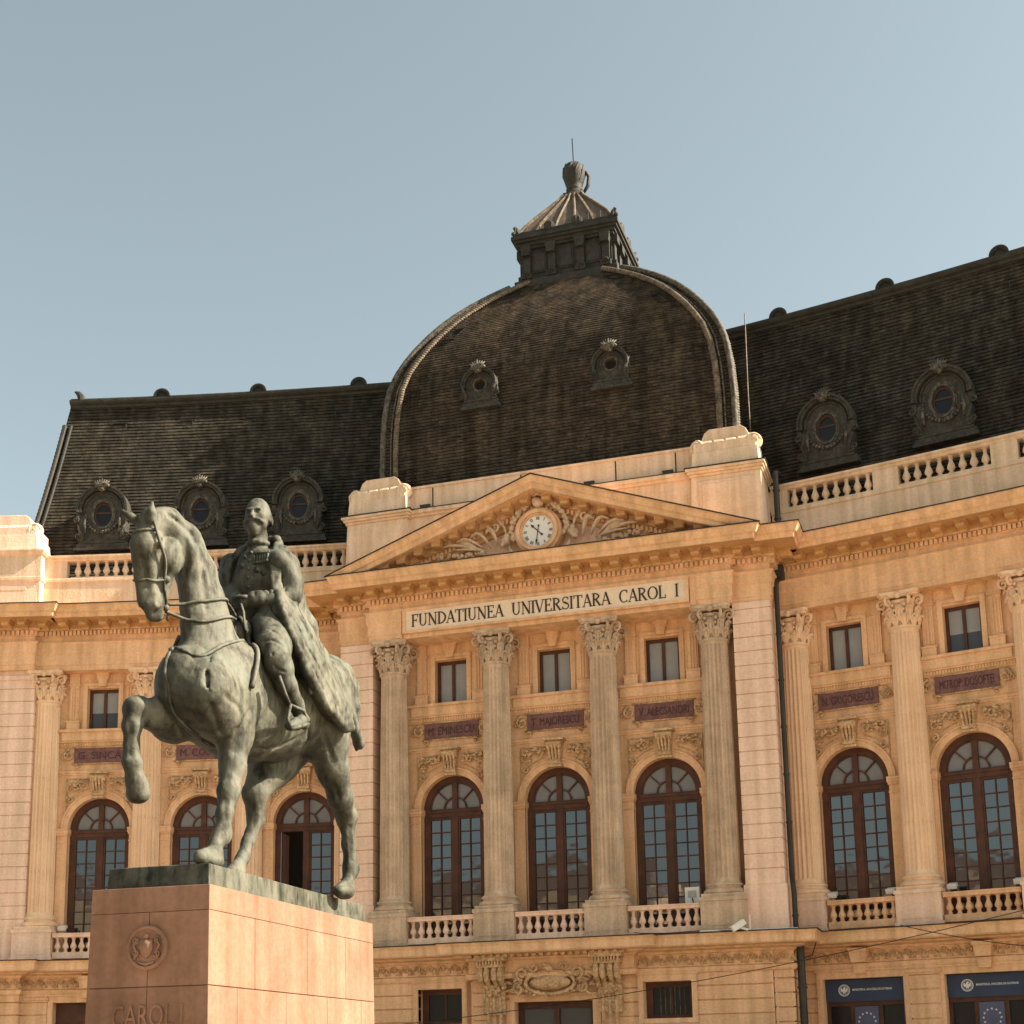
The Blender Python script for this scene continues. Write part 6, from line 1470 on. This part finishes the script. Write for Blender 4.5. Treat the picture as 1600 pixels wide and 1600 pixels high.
# hoof coronets, knees, hocks, fetlock tufts
for key, i, dr, dv in (('FN', 5, 0.03, (0, 0.07, 0.0)), ('HN', 6, 0.02, (0, 0.07, 0)), ('FR1', 3, 0.02, (0, 0.07, 0)), ('HF', 5, 0.02, (0, 0.07, 0))):
    p, r = N_(key, i); ell(G, p+Vector(dv), (r*0.7, r*0.7, r*0.8), 0.05)
p, r = N_('HN', 4); ell(G, p+Vector((0, 0.09, 0.06)), (0.07, 0.08, 0.12), 0.05)
p, r = N_('HF', 3); ell(G, p+Vector((0, 0.08, 0.05)), (0.06, 0.07, 0.10), 0.05)
p, r = N_('FN', 3); ell(G, p+Vector((0, -0.05, 0)), (0.12, 0.10, 0.13), 0.05)
for key, i, rr in (('FNhoof', 0, 0.155), ('HNhoof', 0, 0.15), ('HFhoof', 1, 0.12)):
    p, r = N_(key, i); z = 0.33; ell(G, Vector((p.x, p.y-0.06, z)), (rr*0.9, rr*1.15, 0.10), 0.03)
# muscles: shoulder groove, ribs, chest split, flank hollow, thigh split, neck groove
cap(G, (0.17, -0.10, 2.95), (0.16, 0.02, 2.15), 0.05, 0.05, 0.10, 'cut')
cap(G, (0.86, 0.95, 2.95), (0.86, 1.15, 2.25), 0.02, 0.05, 0.10, 'cut')
cap(G, (0.97, 0.55, 2.60), (0.93, 0.62, 2.05), 0.02, 0.03, 0.06, 'cut')
cap(G, (1.10, 3.10, 3.00), (1.06, 2.95, 2.55), 0.05, 0.04, 0.12, 'cut')
cap(G, (1.14, 3.75, 2.75), (1.10, 3.70, 2.05), 0.01, 0.01, 0.06, 'cut')
cap(G, (0.50, 0.25, 4.30), (0.52, 0.60, 3.45), 0.015, 0.02, 0.08, 'cut')
cap(G, (0.42, 0.38, 3.95), (0.46, 0.50, 3.2), 0.02, 0.03, 0.07, 'cut')
# cheek disc, eye, brow, nostril, mouth
def HP(key, i): return N_(key, i)[0]
ch = HP('cheek', 0); ell(G, ch+Vector((0.03, 0.02, -0.06)), (0.13, 0.20, 0.23), 0.03)
ey = HP('head', 1)+Vector((0.165, 0.00, 0.02))
ell(G, ey+Vector((0.0, -0.02, 0.055)), (0.05, 0.08, 0.035), 0.03); ell(G, ey+Vector((0.01, -0.02, -0.06)), (0.05, 0.08, 0.03), 0.03)
ell(G, ey+Vector((0.03, -0.02, 0.0)), (0.07, 0.055, 0.045), 0.012, 'cut'); ell(G, ey+Vector((-0.005, -0.02, 0.0)), (0.04, 0.035, 0.03), 0.01)
cap(G, tuple(ey+Vector((0.03, -0.08, -0.12))), tuple(HP('head', 3)+Vector((0.13, -0.03, 0.06))), 0.03, 0.025, 0.06, 'cut')
ns = HP('head', 4)
ell(G, ns+Vector((0.10, -0.075, 0.045)), (0.05, 0.06, 0.075), 0.03); ell(G, ns+Vector((0.135, -0.10, 0.04)), (0.032, 0.036, 0.052), 0.012, 'cut')
ell(G, ns+Vector((-0.07, -0.10, 0.045)), (0.05, 0.05, 0.07), 0.03); ell(G, ns+Vector((-0.08, -0.14, 0.04)), (0.03, 0.03, 0.05), 0.012, 'cut')
cap(G, tuple(ns+Vector((0.15, 0.02, -0.05))), tuple(ns+Vector((0.02, -0.14, -0.08))), 0.012, 0.012, 0.02, 'cut')
# mane locks on the crest and tail strands
for i in range(9):
    t = i/8; a = H['neck'][min(6, int(t*5)+1)]; 
rn6 = random.Random(11)
for i in range(14):
    t = i/13; j = int(t*3.999); u = t*3.999-j; a = H['neck'][2+j]; b = H['neck'][3+j]
    p = Vector((a[1]+(b[1]-a[1])*u, a[0]+(b[0]-a[0])*u, a[2]+(b[2]-a[2])*u)); r = a[3]+(b[3]-a[3])*u
    top = p+Vector((0.0, r*0.62, r*0.62)); q = p+Vector((-r*0.7, r*0.3, r*0.1-0.12))
    cap(G, tuple(top), tuple(q), 0.045, 0.02, 0.04)
for i in range(10):
    o1 = Vector((rn6.uniform(-0.1, 0.1), rn6.uniform(-0.08, 0.08), 0)); k0 = HP('tail', 1)+o1; k1 = HP('tail', 3)+o1*0.8; k2 = HP('tail2', 3)+o1*0.6+Vector((0, 0, rn6.uniform(-0.12, 0.1)))
    cap(G, tuple(k0), tuple(k1), 0.04, 0.035, 0.03); cap(G, tuple(k1), tuple(k2), 0.035, 0.02, 0.03)
# saddle cloth and saddle merged with the back
for a, b in (((0.80, 1.45, 3.52), (1.02, 1.45, 2.75)), ((0.90, 1.8, 3.55), (1.06, 1.75, 2.75)), ((0.98, 2.2, 3.5), (1.10, 2.2, 2.85))): cap(G, a, b, 0.05, 0.04, 0.09)
cap(G, (0.25, 1.7, 3.62), (0.36, 2.9, 3.62), 0.22, 0.24, 0.12)
creases(G, 'horse', 0.022, 0.05)
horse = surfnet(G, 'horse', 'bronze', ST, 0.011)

# ---- rider
G = field((-0.85, 0.9, 2.05), (1.45, 3.75, 5.85), 0.0165)
R_ = RIDER
chain(G, 'torso', R_, 0.14, flat=(0.95, 0.70, 1)); chain(G, 'shoulders', R_, 0.08); chain(G, 'neck', R_, 0.05)
chain(G, 'armL', R_, 0.05); chain(G, 'armR', R_, 0.06); chain(G, 'thighL', R_, 0.09); chain(G, 'shinL', R_, 0.05); chain(G, 'footL', R_, 0.04)
chain(G, 'thighR', R_, 0.09); chain(G, 'shinR', R_, 0.05)
# head facing down the horse's axis, turned slightly towards the camera side
HC = Vector((0.313, 2.13, 5.44)); HR = Matrix.Rotation(radians(6), 3, 'Z')
def hp3(x, y, z): return HC+HR @ Vector((x, y, z))      # x to his left, -y forward
def hell(c, r, k=0.03, op='add'): ell(G, hp3(*c), r, k, op)
hell((0, 0.03, 0.055), (0.168, 0.205, 0.225)); hell((0, -0.05, -0.06), (0.150, 0.158, 0.22), 0.05); hell((0, -0.06, -0.20), (0.115, 0.13, 0.11), 0.05)
hell((0, -0.185, -0.205), (0.075, 0.055, 0.095), 0.04); hell((0, -0.15, -0.27), (0.06, 0.05, 0.07), 0.03)     # beard
for s in (-1, 1):
    hell((s*0.055, -0.205, -0.115), (0.065, 0.035, 0.028), 0.02); hell((s*0.11, -0.18, -0.14), (0.045, 0.04, 0.03), 0.02)   # moustache
    hell((s*0.065, -0.188, 0.045), (0.055, 0.03, 0.020), 0.02); hell((s*0.068, -0.195, 0.0), (0.038, 0.035, 0.026), 0.018, 'cut'); hell((s*0.068, -0.160, 0.0), (0.026, 0.022, 0.018), 0.008)
    hell((s*0.10, -0.12, -0.06), (0.045, 0.05, 0.045), 0.03); hell((s*0.172, 0.03, -0.02), (0.022, 0.045, 0.062), 0.015); hell((s*0.18, 0.035, -0.02), (0.012, 0.022, 0.032), 0.008, 'cut')
    hell((s*0.12, -0.09, -0.15), (0.05, 0.06, 0.07), 0.03)
    for j in range(4): hell((s*0.155, 0.02+0.05*j, 0.04-0.02*j), (0.020, 0.03, 0.06), 0.02)
cap(G, tuple(hp3(0, -0.195, 0.03)), tuple(hp3(0, -0.245, -0.065)), 0.018, 0.032, 0.02); pass
cap(G, tuple(hp3(-0.04, -0.215, -0.145)), tuple(hp3(0.04, -0.215, -0.145)), 0.008, 0.008, 0.012, 'cut')
# stand-up collar, tunic, medals, belt
tor = Vector((0.318, 2.16, 4.90))
for i in range(12):
    a = 2*pi*i/12; b = 2*pi*(i+1)/12; cap(G, (0.318+0.135*cos(a), 2.15+0.13*sin(a), 5.03), (0.318+0.135*cos(b), 2.15+0.13*sin(b), 5.03), 0.045, 0.045, 0.015)
cap(G, (0.06, 2.06, 4.12), (0.60, 2.04, 4.12), 0.05, 0.05, 0.03)
# sleeve folds at the elbow, cuff
el, er = N_('armL', 2, R_); wr_, wr2 = N_('armL', 4, R_); sh_, sr = N_('armL', 0, R_)
for j in range(5):
    t = j/4; c = el.lerp(sh_, 0.05+0.5*t); cap(G, tuple(c+Vector((0.10, -0.05, 0.03))), tuple(c+Vector((-0.03, -0.11, -0.04))), 0.030, 0.022, 0.03)
    c = el.lerp(wr_, 0.08+0.6*t); cap(G, tuple(c+Vector((0.02, -0.09, 0.07))), tuple(c+Vector((0.05, -0.05, -0.07))), 0.030, 0.022, 0.03)
    c = el.lerp(wr_, 0.14+0.6*t); cap(G, tuple(c+Vector((0.02, -0.12, 0.10))), tuple(c+Vector((0.06, -0.10, -0.08))), 0.012, 0.010, 0.02, 'cut')
cap(G, tuple(wr_+Vector((0.05, 0.02, 0.01))), tuple(wr_+Vector((-0.01, 0.0, 0.0))), 0.128, 0.132, 0.015)
# left hand closed on the reins: palm, four curled fingers, thumb
hl, hr_ = N_('handL', 0, R_); pl0 = Vector(wr_); fw = (Vector((0.286, 1.662, 4.04))-pl0).normalized(); sd_ = Vector((0, 0, 1)); pn_ = fw.cross(sd_).normalized()
pc = pl0+fw*0.17; ell(G, pc, (0.085, 0.085, 0.10), 0.03); cap(G, tuple(pl0), tuple(pc), 0.085, 0.08, 0.03)
for j, L in enumerate((0.9, 1.0, 0.95, 0.8)):
    z = 0.075-0.048*j; k0 = pc+fw*0.06+sd_*z; 
    for sg in (1,):
        k1 = k0+fw*0.075*L+pn_*0.02; k2 = k1-pn_*-0.055*L+sd_*-0.005; k3 = k2-fw*0.055*L+pn_*0.01
        cap(G, tuple(k0), tuple(k1), 0.030, 0.028, 0.012); cap(G, tuple(k1), tuple(k2), 0.028, 0.025, 0.010); cap(G, tuple(k2), tuple(k3), 0.025, 0.022, 0.010)
t0 = pc+sd_*0.07-fw*0.03; t1 = t0+fw*0.09+sd_*0.035+pn_*0.02; t2 = t1+fw*0.055+pn_*0.045-sd_*0.015; cap(G, tuple(t0), tuple(t1), 0.032, 0.028, 0.015); cap(G, tuple(t1), tuple(t2), 0.027, 0.022, 0.010)
# trouser folds, boot top, heel
kn, kr = N_('thighL', 2, R_); hpn, hr2 = N_('thighL', 0, R_)
cap(G, tuple(kn+Vector((0.0, 0.03, -0.02))), tuple(kn+Vector((0.02, 0.04, -0.08))), 0.185, 0.18, 0.02)
fo_, fr_ = N_('footL', 0, R_); ell(G, fo_+Vector((0, 0.02, -0.09)), (0.06, 0.06, 0.05), 0.02)
creases(G, 'person', 0.012, 0.03)
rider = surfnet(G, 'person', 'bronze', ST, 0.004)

# ---- open greatcoat with long skirt trailing over the flank
G = field((-0.85, 1.3, 2.35), (1.55, 3.9, 5.3), 0.020)
def c3(v): return (v[1], v[0], v[2])
def refine(L, n=3):
    P = [Vector(v) for v in L]; out = []
    for i in range(len(P)-1):
        p0 = P[max(i-1, 0)]; p1 = P[i]; p2 = P[i+1]; p3 = P[min(i+2, len(P)-1)]
        for j in range(n):
            t = j/n; out.append(tuple(0.5*((2*p1)+(p2-p0)*t+(2*p0-5*p1+4*p2-p3)*t*t+(-p0+3*p1-3*p2+p3)*t**3)))
    return out+[tuple(P[-1])]
COATL, COATR, COATI = refine(COATL), refine(COATR), refine(COATI)
for i in range(len(COATL)-1):
    for A, B in ((COATL, COATR), (COATI, COATL)):
        th = 0.045 if A is COATL else 0.035
        a, b, c, d = c3(A[i]), c3(A[i+1]), c3(B[i]), c3(B[i+1])
        mid = lambda p, q, bump: tuple((p[k]+q[k])/2+(bump if k == 0 else 0) for k in range(3))
        m1 = mid(a, c, 0.07 if A is COATL else 0); m2 = mid(b, d, 0.07 if A is COATL else 0)
        for t in ((a, b, m1), (b, m2, m1), (m1, m2, c), (m2, d, c)): tri(G, *t, th, 0.05)
for i in range(len(COATL)-1):     # thick turned hem and long folds
    cap(G, c3(COATL[i]), c3(COATL[i+1]), 0.055, 0.055, 0.03)
    for f, ox in ((0.30, 0.055), (0.62, 0.06), (0.85, 0.03)):
        p = [COATL[i][k]+(COATR[i][k]-COATL[i][k])*f for k in range(3)]; q = [COATL[i+1][k]+(COATR[i+1][k]-COATL[i+1][k])*f for k in range(3)]
        cap(G, (p[1]+ox, p[0], p[2]), (q[1]+ox, q[0], q[2]), 0.022, 0.022, 0.05)
# back of the coat over the saddle, shoulders and collar
cap(G, (0.32, 2.62, 4.75), (0.40, 2.85, 4.0), 0.30, 0.36, 0.12, flat=(1.25, 0.55, 1)); cap(G, (0.40, 2.85, 4.0), (0.45, 3.1, 3.72), 0.36, 0.36, 0.12, flat=(1.3, 0.7, 0.6))
sl_ = Vector((0.80, 2.03, 4.72))
for p, q, r1, r2 in (((0.50, 2.24, 4.93), (0.74, 2.12, 4.76), 0.09, 0.13), ((0.76, 2.10, 4.70), (0.86, 2.12, 4.42), 0.155, 0.14), ((0.86, 2.12, 4.42), (0.88, 2.08, 4.22), 0.14, 0.14), ((0.80, 2.2, 4.7), (0.75, 2.45, 4.1), 0.12, 0.16), ((0.12, 2.26, 4.92), (-0.10, 2.36, 4.80), 0.09, 0.12), ((-0.10, 2.36, 4.80), (-0.18, 2.25, 4.4), 0.12, 0.10), ((-0.20, 2.25, 4.4), (-0.05, 2.15, 4.0), 0.10, 0.10)):
    cap(G, p, q, r1, r2, 0.06)
cap(G, (0.32, 2.38, 5.04), (0.54, 2.28, 5.02), 0.06, 0.06, 0.04); cap(G, (0.32, 2.38, 5.04), (0.10, 2.32, 5.0), 0.06, 0.06, 0.04)
lapel = [(0.60, 2.12, 5.00), (0.63, 2.00, 4.82), (0.645, 1.92, 4.61), (0.655, 1.90, 4.44), (0.70, 1.86, 4.22)]
lout = [(0.76, 2.12, 4.93), (0.80, 2.02, 4.76), (0.78, 1.96, 4.58), (0.74, 1.92, 4.44), (0.80, 1.93, 4.22)]
for i in range(4):
    tri(G, lapel[i], lapel[i+1], lout[i], 0.028, 0.02); tri(G, lapel[i+1], lout[i+1], lout[i], 0.028, 0.02); cap(G, lapel[i], lapel[i+1], 0.036, 0.036, 0.015)
col_ = [(0.317, 2.30, 5.08), (0.46, 2.26, 5.12), (0.56, 2.24, 5.11), (0.62, 2.19, 5.03)]
for a, b in zip(col_[:-1], col_[1:]): cap(G, a, b, 0.06, 0.06, 0.03)
lap2 = [(0.317, 2.30, 5.08), (0.15, 2.24, 5.06), (0.03, 2.18, 4.98), (-0.06, 2.06, 4.80), (-0.09, 2.0, 4.58), (-0.08, 2.02, 4.30)]
for a, b in zip(lap2[:-1], lap2[1:]): cap(G, a, b, 0.055, 0.055, 0.03)
for a, b in (((0.74, 1.93, 4.2), c3(COATL[0])), ((0.85, 2.15, 4.4), c3(COATR[0])), ((0.62, 2.5, 4.3), (0.75, 2.45, 4.0))): cap(G, a, b, 0.06, 0.07, 0.06)
tri(G, (0.74, 1.97, 4.15), c3(COATL[0]), c3(COATR[0]), 0.04, 0.05); tri(G, (0.62, 2.5, 4.3), (0.74, 2.05, 4.15), c3(COATR[0]), 0.05, 0.08)
tri(G, c3(COATR[0]), (0.55, 2.85, 3.95), c3(COATR[6]), 0.06, 0.08); tri(G, (0.55, 2.85, 3.95), (0.62, 3.2, 3.65), c3(COATR[9]), 0.06, 0.08)
creases(G, 'greatcoat', 0.020, 0.035)
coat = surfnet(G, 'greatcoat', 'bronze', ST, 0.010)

# ---- tack
tk = MB()
def c3l(L, dz=0): return [(p[1], p[0], p[2]+dz) for p in L]
def smoothpts(P, n=4):
    P = [Vector(p) for p in P]; out = []
    for i in range(len(P)-1):
        p0 = P[max(i-1, 0)]; p1 = P[i]; p2 = P[i+1]; p3 = P[min(i+2, len(P)-1)]
        for j in range(n):
            t = j/n; out.append(0.5*((2*p1)+(p2-p0)*t+(2*p0-5*p1+4*p2-p3)*t*t+(-p0+3*p1-3*p2+p3)*t**3))
    return out+[P[-1]]
def surf_push(P, obj, lift=0.012):     # lay a strap on the horse's surface
    from mathutils.bvhtree import BVHTree
    return P
from mathutils.bvhtree import BVHTree
BV = BVHTree.FromPolygons([v.co.copy() for v in horse.data.vertices], [tuple(p.vertices) for p in horse.data.polygons])
def lay(P, lift=0.008): 
    out = []
    ctl = []
    for p in P:
        q, nn, _, _ = BV.find_nearest(Vector(p)); ctl.append(q+nn*lift)
    for p in smoothpts(ctl, 5):
        q, nn, _, _ = BV.find_nearest(p)
        out.append(p if (p-q).dot(nn) > lift else q+nn*lift)
    return out
tk.tube(lay(c3l(rein1), 0.015), 0.022, 6); tk.tube(lay(c3l(rein2), 0.015), 0.022, 6); tk.tube([(0.39, 1.50, 3.97), (0.43, 1.50, 3.85), (0.46, 1.47, 3.70), (0.50, 1.43, 3.56)], 0.028, 6, flat=0.5)
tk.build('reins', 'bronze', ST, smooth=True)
br = MB()
for P in (c3l(browband), c3l(cheekstrap), c3l(noseband)): br.tube(lay(P), 0.020, 6)
for p in (c3l(cheekstrap)[-1], c3l(noseband)[-1]): br.ball(tuple(lay([p, p])[0]), 0.05, None, 8, 6)
br.tube([tuple(lay([c3l(cheekstrap)[-1]]*2)[0]), (rein2[0][1], rein2[0][0], rein2[0][2]), (rein2[0][1], rein2[0][0]-0.02, rein2[0][2]-0.10)], 0.022, 6)
br.build('bridle', 'bronze', ST, smooth=True)
# decorations and buttons set on the tunic
RB = BVHTree.FromPolygons([v.co.copy() for v in rider.data.vertices], [tuple(p.vertices) for p in rider.data.polygons])
def onchest(x, z):
    q, nn, _, _ = RB.ray_cast(Vector((x, 0.9, z)), Vector((0, 1, 0))); return (q if q is not None else Vector((x, 1.9, z)))
dc = MB()
for j in range(6): p = onchest(0.30, 4.86-0.13*j); dc.ball(tuple(p), 0.028, None, 8, 5)
for j in range(6):
    x = 0.38+0.042*j; p = onchest(x, 4.80); q = onchest(x, 4.70); dc.tube([p+Vector((0, -0.012, 0)), q+Vector((0, -0.02, 0))], 0.017, 5); dc.ball(tuple(q+Vector((0, -0.02, -0.02))), 0.026, None, 7, 5)
dc.tube([onchest(0.36, 4.825)+Vector((0, -0.02, 0)), onchest(0.61, 4.815)+Vector((0, -0.02, 0))], 0.018, 6)
for x, z, r in ((0.44, 4.57, 0.055), (0.20, 4.66, 0.045), (0.22, 4.80, 0.03), (0.52, 4.52, 0.04)):
    p = onchest(x, z)
    for k in range(4): a = k*pi/4; dc.tube([p+Vector((r*cos(a), -0.015, r*sin(a))), p+Vector((-r*cos(a), -0.015, -r*sin(a)))], 0.012, 4)
    dc.ball(tuple(p+Vector((0, -0.02, 0))), r*0.5, None, 8, 5)
dc.tube([onchest(x, 4.10+0.0*x)+Vector((0, -0.005, 0)) for x in (0.12, 0.22, 0.32, 0.42)], 0.03, 6)
for x in (0.68, -0.02): p = onchest(x, 4.86); 
bsplit(dc, 'medal', 'bronze', rider, smooth=True)
hb = MB(); hb.tube(lay(c3l(breast)), 0.026, 6); hb.tube(lay(c3l(martin)), 0.028, 6); hb.ball(tuple(lay([c3l(martin)[0]]*2)[0]), 0.05, None, 8, 6)
hb.build('breast_strap', 'bronze', ST, smooth=True)
sd2 = MB();  sd2.tube(lay([(0.30, 1.62, 3.7), (0.508, 1.576, 3.446), (0.683, 1.30, 3.30), (0.88, 1.05, 3.0), (0.95, 0.85, 2.62)], 0.03), 0.035, 6); sd2.build('saddle', 'bronze', ST, smooth=True)
si = MB(); SP = c3l(stir); si.tube(c3l(stirrupleather), 0.025, 6); si.tube([SP[0], SP[1], SP[2]], 0.022, 6); si.tube([SP[2], SP[3]], 0.03, 6); si.tube([SP[3], SP[4], SP[0]], 0.022, 6)
si.build('stirrup', 'bronze', ST, smooth=True)
